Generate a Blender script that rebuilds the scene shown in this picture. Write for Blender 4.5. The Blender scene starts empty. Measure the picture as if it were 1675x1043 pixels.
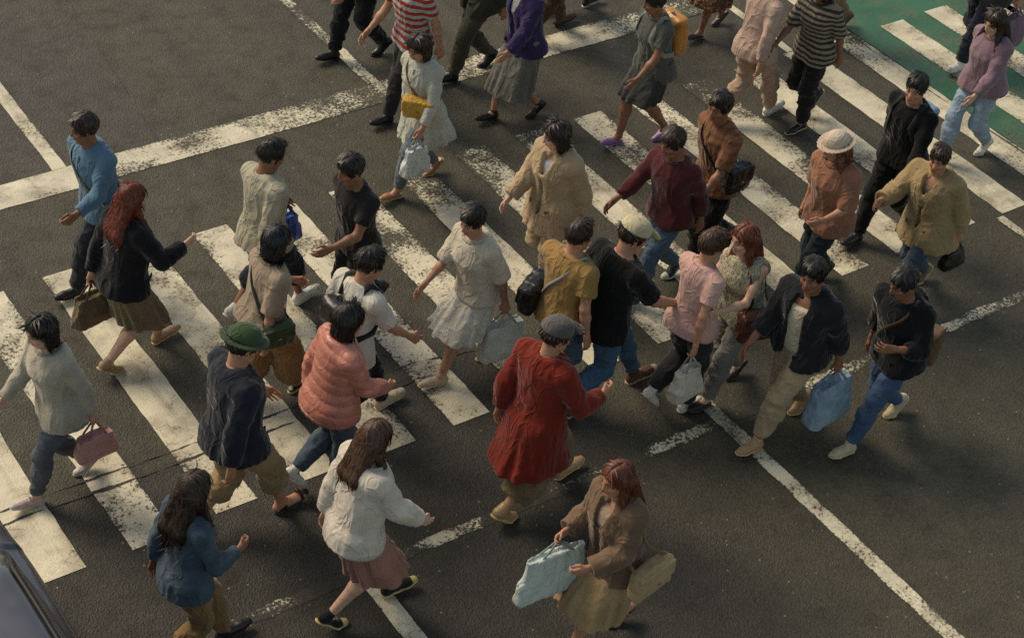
import bpy, bmesh, math, random
import numpy as np
from mathutils import Vector, Matrix

scene = bpy.context.scene
COL = scene.collection
rad = math.radians
PM = 0.66            # metres between stripe starts on the crossing


# ------------------------------------------------------------------ colour / material helpers
def lin(c):
    out = []
    for v in c[:3]:
        v = v / 255.0
        out.append(v / 12.92 if v <= 0.04045 else ((v + 0.055) / 1.055) ** 2.4)
    return tuple(out)


def rgba(c):
    return (*lin(c), 1.0)


def new_mat(name):
    m = bpy.data.materials.new(name)
    m.use_nodes = True
    nt = m.node_tree
    nt.nodes.clear()
    out = nt.nodes.new('ShaderNodeOutputMaterial')
    b = nt.nodes.new('ShaderNodeBsdfPrincipled')
    nt.links.new(b.outputs[0], out.inputs[0])
    return m, nt, b


def N(nt, typ, **kw):
    n = nt.nodes.new(typ)
    for k, v in kw.items():
        if isinstance(k, str) and hasattr(n, k):
            setattr(n, k, v)
        else:
            n.inputs[k].default_value = v
    return n


def noise(nt, vec, scale, detail=2.0, rough=0.55):
    n = nt.nodes.new('ShaderNodeTexNoise')
    n.inputs['Scale'].default_value = scale
    n.inputs['Detail'].default_value = detail
    n.inputs['Roughness'].default_value = rough
    if vec is not None:
        nt.links.new(vec, n.inputs['Vector'])
    return n


def maprange(nt, val, a, b, c=0.0, d=1.0, smooth=False):
    n = nt.nodes.new('ShaderNodeMapRange')
    n.inputs[1].default_value = a
    n.inputs[2].default_value = b
    n.inputs[3].default_value = c
    n.inputs[4].default_value = d
    if smooth:
        n.interpolation_type = 'SMOOTHSTEP'
    nt.links.new(val, n.inputs[0])
    return n.outputs[0]


def math_(nt, op, a, b=None, clamp=False):
    n = nt.nodes.new('ShaderNodeMath')
    n.operation = op
    n.use_clamp = clamp
    for i, v in enumerate((a, b)):
        if v is None:
            continue
        if isinstance(v, (int, float)):
            n.inputs[i].default_value = v
        else:
            nt.links.new(v, n.inputs[i])
    return n.outputs[0]


def mixc(nt, fac, a, b, blend='MIX'):
    n = nt.nodes.new('ShaderNodeMix')
    n.data_type = 'RGBA'
    n.blend_type = blend
    n.clamp_factor = True
    for i, v in ((0, fac), (6, a), (7, b)):
        if isinstance(v, (int, float)):
            n.inputs[i].default_value = v
        elif isinstance(v, tuple):
            n.inputs[i].default_value = v
        else:
            nt.links.new(v, n.inputs[i])
    return n.outputs[2]


def bump(nt, bsdf, h, strength=0.3, dist=0.01, prev=None):
    n = nt.nodes.new('ShaderNodeBump')
    n.inputs['Strength'].default_value = strength
    n.inputs['Distance'].default_value = dist
    nt.links.new(h, n.inputs['Height'])
    if prev is not None:
        nt.links.new(prev, n.inputs['Normal'])
    if bsdf is not None:
        nt.links.new(n.outputs[0], bsdf.inputs['Normal'])
    return n.outputs[0]


_mats = {}


def fabric(col, kind='cotton', pat=None):
    """woven and knitted cloth, denim, leather, quilted nylon: one procedural material per colour and kind"""
    key = (col, kind, pat)
    if key in _mats:
        return _mats[key]
    m, nt, b = new_mat('cloth_' + kind)
    tc = nt.nodes.new('ShaderNodeTexCoord')
    ob = tc.outputs['Object']
    g_ = .30 * col[0] + .59 * col[1] + .11 * col[2]
    ds = .44 if kind == 'denim' else .22
    base = rgba([v + (g_ - v) * ds for v in col])
    n1 = noise(nt, ob, 5.0, 3)
    f1 = maprange(nt, n1.outputs[0], 0.3, 0.7)
    dk = tuple(c * 0.80 for c in base[:3]) + (1,)
    lt = tuple(min(1, c * 1.12) for c in base[:3]) + (1,)
    c = mixc(nt, f1, dk, lt)
    rough, sheen = 0.88, 0.25
    mpc = N(nt, 'ShaderNodeMapping')
    mpc.inputs['Scale'].default_value = (1.0, 1.0, .55)
    mpc.inputs['Rotation'].default_value = (.5, .35, 0)
    nt.links.new(ob, mpc.inputs[0])
    nc = noise(nt, mpc.outputs[0], 7.5, 2, .5)
    nc.inputs['Distortion'].default_value = .9
    cr = maprange(nt, math_(nt, 'ABSOLUTE', math_(nt, 'SUBTRACT', nc.outputs[0], .5)), 0, .085, 1, 0, True)
    n2 = noise(nt, ob, 26.0, 4)
    n2o = math_(nt, 'ADD', math_(nt, 'MULTIPLY', n2.outputs[0], .55), math_(nt, 'MULTIPLY', cr, .9 if kind not in ('leather', 'fur', 'knit') else .35))
    if kind == 'denim':
        # worn, washed patches and a diagonal twill
        n3 = noise(nt, ob, 8.0, 4, 0.65)
        w = maprange(nt, n3.outputs[0], 0.45, 0.72)
        pale = tuple(min(1, v * 1.9 + 0.03) for v in base[:3]) + (1,)
        c = mixc(nt, math_(nt, 'MULTIPLY', w, 0.55), c, pale)
        n4 = noise(nt, ob, 240.0, 1)
        c = mixc(nt, math_(nt, 'MULTIPLY', n4.outputs[0], 0.35), c, pale)
        bump(nt, b, n2o, 0.5, 0.012)
        sheen = 0.1
    elif kind == 'knit':
        mp = N(nt, 'ShaderNodeMapping')
        mp.inputs['Scale'].default_value = (1, 1, 0.35)
        nt.links.new(ob, mp.inputs[0])
        n4 = noise(nt, mp.outputs[0], 120.0, 2)
        c = mixc(nt, math_(nt, 'MULTIPLY', maprange(nt, n4.outputs[0], 0.35, 0.65), 0.35), c, tuple(v * 0.6 for v in base[:3]) + (1,))
        b1 = bump(nt, None, n4.outputs[0], 0.5, 0.006)
        bump(nt, b, n2o, 0.35, 0.012, b1)
        sheen = 0.4
    elif kind == 'fur':
        mp = N(nt, 'ShaderNodeMapping')
        mp.inputs['Scale'].default_value = (1, 1, 0.14)
        nt.links.new(ob, mp.inputs[0])
        n4 = noise(nt, mp.outputs[0], 95.0, 3)
        f4 = maprange(nt, n4.outputs[0], 0.36, 0.62)
        c = mixc(nt, f4, tuple(v * 0.42 for v in base[:3]) + (1,), lt)
        bump(nt, b, n4.outputs[0], 0.9, 0.012)
        sheen = 0.5
    elif kind == 'leather':
        n4 = noise(nt, ob, 90.0, 3)
        b1 = bump(nt, None, n4.outputs[0], 0.15, 0.004)
        bump(nt, b, n2.outputs[0], 0.2, 0.01, b1)
        rough, sheen = 0.42, 0.0
    elif kind == 'nylon':
        bump(nt, b, n2o, 0.28, 0.010)
        rough, sheen = 0.36, 0.05
    elif kind == 'plastic':
        bump(nt, b, n2o, 0.6, 0.014)
        rough, sheen = 0.3, 0.0
    else:
        n4 = noise(nt, ob, 180.0, 1)
        c = mixc(nt, math_(nt, 'MULTIPLY', n4.outputs[0], 0.18), c, tuple(v * 0.55 for v in base[:3]) + (1,))
        bump(nt, b, n2o, 0.5, 0.012)
    if pat:
        sep = nt.nodes.new('ShaderNodeSeparateXYZ')
        nt.links.new(ob, sep.inputs[0])
        wob = math_(nt, 'MULTIPLY', noise(nt, ob, 6.0, 2).outputs[0], 0.03)
        if pat[0] == 'stripes':
            z = math_(nt, 'ADD', sep.outputs[2], wob)
            s = math_(nt, 'FRACT', math_(nt, 'DIVIDE', z, pat[2]))
            fac = maprange(nt, s, 0.46, 0.54)
        elif pat[0] == 'check':
            s1 = math_(nt, 'FRACT', math_(nt, 'DIVIDE', math_(nt, 'ADD', sep.outputs[2], wob), pat[2]))
            s2 = math_(nt, 'FRACT', math_(nt, 'DIVIDE', math_(nt, 'ADD', sep.outputs[1], wob), pat[2]))
            fac = math_(nt, 'MULTIPLY', math_(nt, 'ADD', math_(nt, 'GREATER_THAN', s1, 0.6), math_(nt, 'GREATER_THAN', s2, 0.6)), 0.5)
        else:                                     # a scattered print
            v = nt.nodes.new('ShaderNodeTexVoronoi')
            v.inputs['Scale'].default_value = 1.0 / pat[2]
            nt.links.new(ob, v.inputs[0])
            fac = maprange(nt, v.outputs['Distance'], 0.30, 0.36, 1, 0)
        c = mixc(nt, fac, c, rgba(pat[1]))
    nt.links.new(c, b.inputs['Base Color'])
    b.inputs['Roughness'].default_value = rough
    b.inputs['Sheen Weight'].default_value = sheen
    b.inputs['Sheen Roughness'].default_value = 0.4
    b.inputs['Specular IOR Level'].default_value = 0.5 if kind in ('leather', 'nylon', 'plastic') else 0.2
    _mats[key] = m
    return m


def skin_mat():
    if 'skin' in _mats:
        return _mats['skin']
    m, nt, b = new_mat('skin')
    at = nt.nodes.new('ShaderNodeAttribute')
    at.attribute_name = 'tone'
    tc = nt.nodes.new('ShaderNodeTexCoord')
    n1 = noise(nt, tc.outputs['Object'], 30.0, 4)
    f = maprange(nt, n1.outputs[0], 0.3, 0.7, 0.84, 1.14)
    mul = nt.nodes.new('ShaderNodeVectorMath')
    mul.operation = 'SCALE'
    nt.links.new(at.outputs['Color'], mul.inputs[0])
    nt.links.new(f, mul.inputs['Scale'])
    nt.links.new(mul.outputs[0], b.inputs['Base Color'])
    b.inputs['Roughness'].default_value = 0.52
    b.inputs['Subsurface Weight'].default_value = 0.08
    b.inputs['Subsurface Radius'].default_value = (0.012, 0.005, 0.003)
    b.inputs['Subsurface Scale'].default_value = 0.5
    n2 = noise(nt, tc.outputs['Object'], 140.0, 2)
    bump(nt, b, n2.outputs[0], 0.12, 0.003)
    _mats['skin'] = m
    return m


def hair_mat(col):
    key = ('hair', col)
    if key in _mats:
        return _mats[key]
    m, nt, b = new_mat('hair')
    at = nt.nodes.new('ShaderNodeAttribute')
    at.attribute_name = 'strand'
    n1 = noise(nt, at.outputs['Vector'], 9.0, 5, 0.7)
    n2 = noise(nt, at.outputs['Vector'], 2.5, 3)
    base = rgba(col)
    f = maprange(nt, n1.outputs[0], 0.32, 0.70)
    c = mixc(nt, f, tuple(v * 0.45 for v in base[:3]) + (1,), tuple(min(1, v * 1.7 + 0.006) for v in base[:3]) + (1,))
    c = mixc(nt, math_(nt, 'MULTIPLY', maprange(nt, n2.outputs[0], 0.5, 0.7), 0.4), c, tuple(min(1, v * 1.9 + 0.01) for v in base[:3]) + (1,))
    nt.links.new(c, b.inputs['Base Color'])
    b.inputs['Roughness'].default_value = 0.42
    b.inputs['Anisotropic'].default_value = 0.4
    b.inputs['Specular IOR Level'].default_value = 0.45
    bump(nt, b, n1.outputs[0], 0.5, 0.006)
    _mats[key] = m
    return m


def plain(name, col, rough=0.5, metal=0.0, bumps=0.0):
    key = ('plain', name, col)
    if key in _mats:
        return _mats[key]
    m, nt, b = new_mat(name)
    tc = nt.nodes.new('ShaderNodeTexCoord')
    n1 = noise(nt, tc.outputs['Object'], 14.0, 4)
    base = rgba(col)
    c = mixc(nt, maprange(nt, n1.outputs[0], 0.3, 0.7), tuple(v * 0.78 for v in base[:3]) + (1,), tuple(min(1, v * 1.1) for v in base[:3]) + (1,))
    nt.links.new(c, b.inputs['Base Color'])
    b.inputs['Roughness'].default_value = rough
    b.inputs['Metallic'].default_value = metal
    if bumps:
        bump(nt, b, n1.outputs[0], bumps, 0.005)
    _mats[key] = m
    return m


# ------------------------------------------------------------------ implicit surfaces -> meshes
def V3(*a):
    return np.array(a if len(a) > 1 else a[0], float)


def unit(v):
    v = np.asarray(v, float)
    return v / (np.linalg.norm(v) + 1e-12)


def _hash(ix, iy, iz, seed):
    h = (ix * 374761393 + iy * 668265263 + iz * 2147483647 + seed * 1274126177) & 0xFFFFFFFF
    h = ((h ^ (h >> 13)) * 1274126177) & 0xFFFFFFFF
    h = h ^ (h >> 16)
    return (h & 0xFFFF) / 32767.5 - 1.0


def vnoise(p, seed=0):
    p = np.asarray(p, float) + 1000.0
    i = np.floor(p).astype(np.int64)
    f = p - i
    f = f * f * (3 - 2 * f)
    r = 0
    for dx in (0, 1):
        wx = f[:, 0] if dx else 1 - f[:, 0]
        for dy in (0, 1):
            wy = f[:, 1] if dy else 1 - f[:, 1]
            for dz in (0, 1):
                wz = f[:, 2] if dz else 1 - f[:, 2]
                r = r + wx * wy * wz * _hash(i[:, 0] + dx, i[:, 1] + dy, i[:, 2] + dz, seed)
    return r


class Prim:
    def __init__(self, fn, lo, hi, k=0.02, op='add'):
        self.fn, self.lo, self.hi, self.k, self.op = fn, np.asarray(lo, float), np.asarray(hi, float), k, op


def cone(a, b, ra, rb, k=0.02, op='add', squash=None, end=None):
    """tapered capsule; squash=(axis, factor) flattens it; end=True cuts it square at b"""
    a, b = V3(a), V3(b)
    ab = b - a
    L2 = float(ab @ ab) + 1e-12
    L = math.sqrt(L2)
    sq = None
    if squash is not None:
        ax, fac = unit(squash[0]), squash[1]
        sq = (ax, fac)
    r = max(ra, rb) * (max(1.0, 1.0 / sq[1]) if sq else 1.0)

    def fn(X, Y, Z):
        px, py, pz = X - a[0], Y - a[1], Z - a[2]
        t = (px * ab[0] + py * ab[1] + pz * ab[2]) / L2
        tc = np.clip(t, 0, 1)
        qx, qy, qz = px - tc * ab[0], py - tc * ab[1], pz - tc * ab[2]
        if sq:
            dd = qx * sq[0][0] + qy * sq[0][1] + qz * sq[0][2]
            e = (sq[1] - 1) * dd
            qx, qy, qz = qx + e * sq[0][0], qy + e * sq[0][1], qz + e * sq[0][2]
        d = np.sqrt(qx * qx + qy * qy + qz * qz) - (ra + (rb - ra) * tc)
        if end:
            d = np.maximum(d, (t - 1) * L)
        return d
    return Prim(fn, np.minimum(a - r, b - r), np.maximum(a + r, b + r), k, op)


def ell(c, M, r, k=0.02, op='add'):
    """ellipsoid: centre c, rows of M its axes, radii r"""
    c, M, r = V3(c), np.asarray(M, float), V3(r)
    ext = np.sqrt(((M * r[:, None]) ** 2).sum(0))

    def fn(X, Y, Z):
        px, py, pz = X - c[0], Y - c[1], Z - c[2]
        u = [M[i, 0] * px + M[i, 1] * py + M[i, 2] * pz for i in range(3)]
        k0 = np.sqrt(sum((u[i] / r[i]) ** 2 for i in range(3)))
        k1 = np.sqrt(sum((u[i] / r[i] ** 2) ** 2 for i in range(3))) + 1e-9
        return k0 * (k0 - 1) / k1
    return Prim(fn, c - ext, c + ext, k, op)


def rbox(c, M, half, r, k=0.01, bulge=0.0, op='add', taper=0.0):
    c, M, half = V3(c), np.asarray(M, float), V3(half)
    ext = (np.abs(M) * half[:, None]).sum(0) * (1 + 1.3 * abs(taper)) + bulge + 0.01

    def fn(X, Y, Z):
        px, py, pz = X - c[0], Y - c[1], Z - c[2]
        u = [M[i, 0] * px + M[i, 1] * py + M[i, 2] * pz for i in range(3)]
        if taper:
            tp = 1 + taper * np.clip(u[2] / half[2], -1, 1)
            u[0], u[1] = u[0] * (tp + .6 * (tp - 1)), u[1] * tp
        bl = bulge * np.clip(1 - (u[1] / half[1]) ** 2, 0, 1) * np.clip(1 - (u[2] / half[2]) ** 2, 0, 1)
        q0 = np.abs(u[0]) - (half[0] + bl) + r
        q1 = np.abs(u[1]) - half[1] + r
        q2 = np.abs(u[2]) - half[2] + r
        o = np.sqrt(np.maximum(q0, 0) ** 2 + np.maximum(q1, 0) ** 2 + np.maximum(q2, 0) ** 2)
        return o + np.minimum(np.maximum(q0, np.maximum(q1, q2)), 0) - r
    return Prim(fn, c - ext, c + ext, k, op)


def plane(pt, nrm):
    """keeps the side the normal points away from"""
    pt, nrm = V3(pt), unit(nrm)
    return lambda X, Y, Z: (X - pt[0]) * nrm[0] + (Y - pt[1]) * nrm[1] + (Z - pt[2]) * nrm[2]


def surface(prims, cuts=(), h=0.01, pad=2.5):
    lo = np.min([p.lo for p in prims if p.op == 'add'], 0) - pad * h
    hi = np.max([p.hi for p in prims if p.op == 'add'], 0) + pad * h
    n = np.ceil((hi - lo) / h).astype(int) + 1
    f = np.full(n, 4 * h, np.float32)
    ax = [(lo[i] + h * np.arange(n[i])).astype(np.float32) for i in range(3)]
    for p in prims:
        m = p.k + 2.5 * h
        i0 = np.clip(np.floor((p.lo - m - lo) / h).astype(int), 0, n)
        i1 = np.clip(np.ceil((p.hi + m - lo) / h).astype(int) + 1, 0, n)
        if (i1 <= i0).any():
            continue
        s = tuple(slice(i0[i], i1[i]) for i in range(3))
        X = ax[0][s[0]][:, None, None]
        Y = ax[1][s[1]][None, :, None]
        Z = ax[2][s[2]][None, None, :]
        d = p.fn(X, Y, Z)
        g = f[s]
        if p.op == 'sub':
            d = -d
            e = np.maximum(p.k - np.abs(g - d), 0) / max(p.k, 1e-6)
            f[s] = np.maximum(g, d) + e * e * p.k * 0.25
        else:
            e = np.maximum(p.k - np.abs(g - d), 0) / max(p.k, 1e-6)
            f[s] = np.minimum(g, d) - e * e * p.k * 0.25
    if cuts:
        X, Y, Z = ax[0][:, None, None], ax[1][None, :, None], ax[2][None, None, :]
        for c in cuts:
            f = np.maximum(f, c(X, Y, Z))
    f[0] = f[-1] = 4 * h
    f[:, 0] = f[:, -1] = 4 * h
    f[:, :, 0] = f[:, :, -1] = 4 * h
    ins = f < 0
    cn = n - 1
    cs = [ins[a:a + cn[0], b:b + cn[1], c:c + cn[2]] for a in (0, 1) for b in (0, 1) for c in (0, 1)]
    tot = np.zeros(cn, np.uint8)
    for c in cs:
        tot += c
    act = (tot > 0) & (tot < 8)
    idx = np.argwhere(act)
    if len(idx) == 0:
        return np.zeros((0, 3)), np.zeros((0, 4), int)
    vid = np.full(cn, -1, np.int32)
    vid[act] = np.arange(len(idx))
    acc = np.zeros((len(idx), 3))
    cnt = np.zeros(len(idx))
    corners = [(a, b, c) for a in (0, 1) for b in (0, 1) for c in (0, 1)]
    fv = [f[idx[:, 0] + a, idx[:, 1] + b, idx[:, 2] + c].astype(float) for a, b, c in corners]
    for i in range(8):
        for d in (4, 2, 1):
            if i & d:
                continue
            j = i | d
            A, B = fv[i], fv[j]
            cr = (A < 0) != (B < 0)
            t = np.where(cr, A / np.where(cr, A - B, 1), 0)
            pi, pj = np.array(corners[i], float), np.array(corners[j], float)
            acc += np.where(cr[:, None], pi + t[:, None] * (pj - pi), 0)
            cnt += cr
    verts = lo + h * (idx + acc / cnt[:, None])
    quads = []
    for axn in range(3):
        u, v = [(1, 2), (2, 0), (0, 1)][axn]
        sl0 = [slice(1, cn[0]), slice(1, cn[1]), slice(1, cn[2])]
        sl0[axn] = slice(0, cn[axn])
        sl1 = list(sl0)
        sl1[axn] = slice(1, cn[axn] + 1)
        a, b = ins[tuple(sl0)], ins[tuple(sl1)]
        e = np.argwhere(a != b)
        if len(e) == 0:
            continue
        off = np.ones(3, int)
        off[axn] = 0
        e = e + off
        sgn = ins[e[:, 0], e[:, 1], e[:, 2]]
        du, dv = np.zeros(3, int), np.zeros(3, int)
        du[u] = 1
        dv[v] = 1
        q = np.stack([vid[tuple((e - x).T)] for x in (du * 0, du, du + dv, dv)], 1)
        q = np.where(sgn[:, None], q, q[:, ::-1])
        quads.append(q)
    quads = np.concatenate(quads)
    quads = quads[(quads >= 0).all(1)]
    return verts, quads


def normals(v, q):
    d = np.cross(v[q[:, 2]] - v[q[:, 0]], v[q[:, 3]] - v[q[:, 1]])
    nrm = np.zeros_like(v)
    for c in range(4):
        for k in range(3):
            nrm[:, k] += np.bincount(q[:, c], d[:, k], len(v))
    return nrm / (np.linalg.norm(nrm, axis=1)[:, None] + 1e-12)


def mesh_from(name, v, q, mat, smooth=True, col=None, vec=None):
    me = bpy.data.meshes.new(name)
    me.vertices.add(len(v))
    me.vertices.foreach_set('co', np.asarray(v, np.float32).ravel())
    me.loops.add(q.size)
    me.loops.foreach_set('vertex_index', q.astype(np.int32).ravel())
    me.polygons.add(len(q))
    me.polygons.foreach_set('loop_start', np.arange(0, q.size, 4, dtype=np.int32))
    me.polygons.foreach_set('use_smooth', np.full(len(q), smooth))
    me.update(calc_edges=True)
    if col is not None:
        a = me.attributes.new('tone', 'FLOAT_COLOR', 'POINT')
        a.data.foreach_set('color', np.concatenate([col, np.ones((len(v), 1))], 1).astype(np.float32).ravel())
    if vec is not None:
        a = me.attributes.new('strand', 'FLOAT_VECTOR', 'POINT')
        a.data.foreach_set('vector', np.asarray(vec, np.float32).ravel())
    me.materials.append(mat)
    return me


def link(name, me, parent=None, **props):
    o = bpy.data.objects.new(name, me)
    COL.objects.link(o)
    if parent is not None:
        o.parent = parent
    for k, v in props.items():
        if v is not None:
            o[k] = v
    return o


def empty(name, loc, rz=0.0, **props):
    o = bpy.data.objects.new(name, None)
    o.empty_display_size = 0.2
    COL.objects.link(o)
    o.location = loc
    o.rotation_euler = (0, 0, rz)
    for k, v in props.items():
        if v is not None:
            o[k] = v
    return o


# ------------------------------------------------------------------ people
SKIN = {'fair': (204, 164, 140), 'tan': (180, 133, 106), 'brown': (138, 96, 72), 'dark': (98, 66, 50)}
# torso: height above the hip joints, half width, half depth, depth offset
TORSO_M = np.array([(-.13, .075, .075, -.01), (-.07, .150, .108, -.012), (.0, .166, .118, -.014), (.07, .160, .112, -.008), (.16, .145, .106, .0), (.26, .155, .114, .004), (.36, .172, .122, .006), (.44, .178, .116, .0), (.50, .150, .095, -.006), (.545, .085, .072, -.012), (.58, .055, .056, -.012)])
TORSO_F = np.array([(-.13, .075, .075, -.01), (-.07, .152, .112, -.016), (.0, .172, .124, -.018), (.07, .158, .110, -.008), (.16, .127, .096, .0), (.26, .135, .102, .006), (.35, .152, .122, .018), (.42, .158, .112, .006), (.49, .135, .088, -.006), (.545, .078, .066, -.012), (.58, .050, .052, -.012)])


def rotz(a):
    c, s = math.cos(a), math.sin(a)
    return np.array([[c, -s, 0], [s, c, 0], [0, 0, 1]])


def roty(a):      # positive tips +z towards +x
    c, s = math.cos(a), math.sin(a)
    return np.array([[c, 0, s], [0, 1, 0], [-s, 0, c]])


def rotx(a):
    c, s = math.cos(a), math.sin(a)
    return np.array([[1, 0, 0], [0, c, -s], [0, s, c]])


class Figure:
    """joint positions of a walking figure 1.72 m tall, +x ahead, +y to its left"""

    def __init__(self, sex='f', stride=.62, lead=1, pose='contact', lean=5, side=0, twist=9, arms=None, head=(0, 12, 0), build=1.0):
        self.sex, self.build, self.outer = sex, build, None
        self.T = (TORSO_M if sex == 'm' else TORSO_F).copy()
        self.T[:, 1:3] *= build
        hw = .092
        sw = (.188 if sex == 'm' else .165) * (0.5 + 0.5 * build)
        self.legs = {}
        feet = {}
        if pose == 'contact':
            f, r = lead, -lead
            heel = V3(stride * .5 - .02, f * .055, 0)
            ph = rad(13)
            fd, up = V3(math.cos(ph), 0, math.sin(ph)), V3(-math.sin(ph), 0, math.cos(ph))
            feet[f] = (heel + .05 * fd + .085 * up, fd, up)
            ball = V3(-stride * .5 + .12, r * .07, 0)
            ph = rad(36)
            fd, up = V3(math.cos(ph), 0, -math.sin(ph)), V3(math.sin(ph), 0, math.cos(ph))
            feet[r] = (ball - .13 * fd + .085 * up, fd, up)
        elif pose == 'mid':
            f, r = lead, -lead
            feet[f] = (V3(.03, f * .06, .085), V3(1, 0, 0), V3(0, 0, 1))
            ph = rad(48)
            fd, up = V3(math.cos(ph), 0, -math.sin(ph)), V3(math.sin(ph), 0, math.cos(ph))
            feet[r] = (V3(-.26, r * .07, .27), fd, up)
        else:
            for s in (1, -1):
                feet[s] = (V3(.02 + s * lead * .06, s * .10, .085), V3(1, 0, 0), V3(0, 0, 1))
        px = .0
        TH, SH = .425, .415
        best = 9.0
        for s in (1, -1):
            d = feet[s][0][:2] - V3(px, s * hw, 0)[:2]
            lim = (TH + SH) * .992
            if pose == 'mid' and s == -lead:
                continue
            best = min(best, feet[s][0][2] + math.sqrt(lim ** 2 - d @ d))
        self.pel = V3(px, 0, best)
        pyaw = rad(twist) * -lead * .5
        for s in (1, -1):
            hip = self.pel + rotz(pyaw) @ V3(0, s * hw, 0)
            ank = feet[s][0]
            d = ank - hip
            L = min(np.linalg.norm(d), (TH + SH) * .999)
            a = (TH ** 2 - SH ** 2 + L * L) / (2 * L)
            hgt = math.sqrt(max(TH ** 2 - a * a, 0))
            u = unit(d)
            fw = unit(V3(1, s * .06, 0) - (V3(1, s * .06, 0) @ u) * u)
            knee = hip + u * a + fw * hgt
            self.legs[s] = dict(hip=hip, knee=knee, ank=ank, fd=feet[s][1], up=feet[s][2])
        self.R = rotx(rad(side)) @ roty(rad(lean))
        self.pyaw, self.syaw = pyaw, rad(twist) * lead * .6
        self.sw = sw
        arms = arms or {}
        self.arms = {}
        for s in (1, -1):
            dflt = (26 if s != lead else -22, 9, 22 if s != lead else 12)
            sp = arms.get(s, dflt)
            sh = self.tp(V3(-.012, s * sw, .468))
            if isinstance(sp, dict):               # reach for a point, elbow hanging out and down
                hand = V3(sp['to'])
                A, B = .285, .25
                d = hand - sh
                L = min(np.linalg.norm(d), (A + B) * .985)
                u = unit(d)
                a = (A * A - B * B + L * L) / (2 * L)
                hh = math.sqrt(max(A * A - a * a, 0))
                pole = V3(sp.get('pole', (-.4, s * .5, -1)))
                pole = unit(pole - (pole @ u) * u)
                elb = sh + u * a + pole * hh
                wri = sh + u * L
                curl = sp.get('curl', .9)
            else:
                sg, ab, fl = sp[:3]
                sg, ab, fl = rad(sg), rad(ab), rad(fl)
                Ry = rotz(self.syaw)
                u1 = Ry @ unit(V3(math.sin(sg), s * math.sin(ab), -math.cos(sg)))
                u2 = Ry @ unit(V3(math.sin(sg + fl), s * (math.sin(ab) - .25 * math.sin(fl)), -math.cos(sg + fl)))
                elb = sh + .285 * u1
                wri = elb + .25 * u2
                curl = sp[3] if len(sp) > 3 else .55
            self.arms[s] = dict(sh=sh, elb=elb, wri=wri, curl=curl, thumb=(sp.get('thumb') if isinstance(sp, dict) else None))
        self.neck = self.tp(V3(-.012, 0, .56))
        hy, hp, hr = head
        Rh = rotz(rad(hy)) @ roty(rad(hp)) @ rotx(rad(hr))
        self.Rh = Rh
        self.hc = self.neck + self.R @ V3(.018, 0, .05) + Rh @ V3(.012, 0, .105)

    def yaw(self, z):
        t = np.clip(z / .46, 0, 1)
        return self.pyaw + (self.syaw - self.pyaw) * t

    def tp(self, p):
        """torso coordinates -> figure coordinates"""
        p = V3(p)
        return self.pel + self.R @ (rotz(float(self.yaw(p[2]))) @ p)

    def hp(self, f, l, u):
        return self.hc + self.Rh @ V3(f, l, u)

    def ts(self, z, phi, off=.02):
        """a point on the torso's skin and the outward direction there; phi 0 ahead, +90 left"""
        T = self.T
        a, b, o = (np.interp(z, T[:, 0], T[:, k]) for k in (1, 2, 3))
        if self.outer is not None:                 # dressed: measure from the cloth
            To, oo = self.outer
            a, b = max(a, np.interp(z, To[:, 0], To[:, 1]) + oo), max(b, np.interp(z, To[:, 0], To[:, 2]) + oo)
            off = max(off - .034, .015)
        c, s = math.cos(phi), math.sin(phi)
        r = 1 / math.sqrt((c / (b + off)) ** 2 + (s / (a + off)) ** 2)
        p = self.tp(V3(o + r * c, r * s, z))
        return p, unit(self.R @ (rotz(float(self.yaw(z))) @ V3(c, s, 0)))

    def torso(self, off=0.0, T=None, z0=None, z1=None, k=.03, ripple=0.0, rn=9):
        """elliptic loft along the leaning, twisting spine"""
        T = self.T if T is None else T
        zz, A, B, O = T[:, 0], T[:, 1] + off, T[:, 2] + off, T[:, 3]
        z0 = zz[0] if z0 is None else z0
        z1 = zz[-1] if z1 is None else z1
        R, pel = self.R, self.pel
        ends = [pel + R @ V3(0, 0, z0), pel + R @ V3(0, 0, z1)]
        m = max(A.max(), B.max()) + .06

        def fn(X, Y, Z):
            px, py, pz = X - pel[0], Y - pel[1], Z - pel[2]
            x = R[0, 0] * px + R[1, 0] * py + R[2, 0] * pz
            y = R[0, 1] * px + R[1, 1] * py + R[2, 1] * pz
            z = R[0, 2] * px + R[1, 2] * py + R[2, 2] * pz
            yw = self.yaw(z)
            c, s = np.cos(yw), np.sin(yw)
            x, y = c * x + s * y, -s * x + c * y
            zc = np.clip(z, z0, z1)
            a, b, o = np.interp(zc, zz, A), np.interp(zc, zz, B), np.interp(zc, zz, O)
            x = x - o
            if ripple:
                ph = np.arctan2(y, x)
                w = 1 + ripple * np.clip((.05 - z) / .35, 0, 1) * np.sin(rn * ph + 2 * np.sin(3 * ph + 1.3) + 4 * z)
                a, b = a * w, b * w
            q = ((np.abs(x) / b) ** 2.3 + (np.abs(y) / a) ** 2.3) ** (1 / 2.3)
            d = (q - 1) * np.minimum(a, b)
            dz = np.abs(z - zc)
            return np.where(dz > 0, np.sqrt(np.maximum(d, 0) ** 2 + dz * dz) + np.minimum(d, 0) * 0, d).astype(np.float32)
        return Prim(fn, np.minimum(*ends) - m, np.maximum(*ends) + m, k)

    def shoulders(self, off, k=.05):
        out = []
        for s in (1, -1):
            a = self.arms[s]
            c = self.tp(V3(-.012, s * .05, .495))
            out.append(cone(c, a['sh'] + V3(0, 0, .005), .052 + off, .05 + off, k))
        return out

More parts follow.
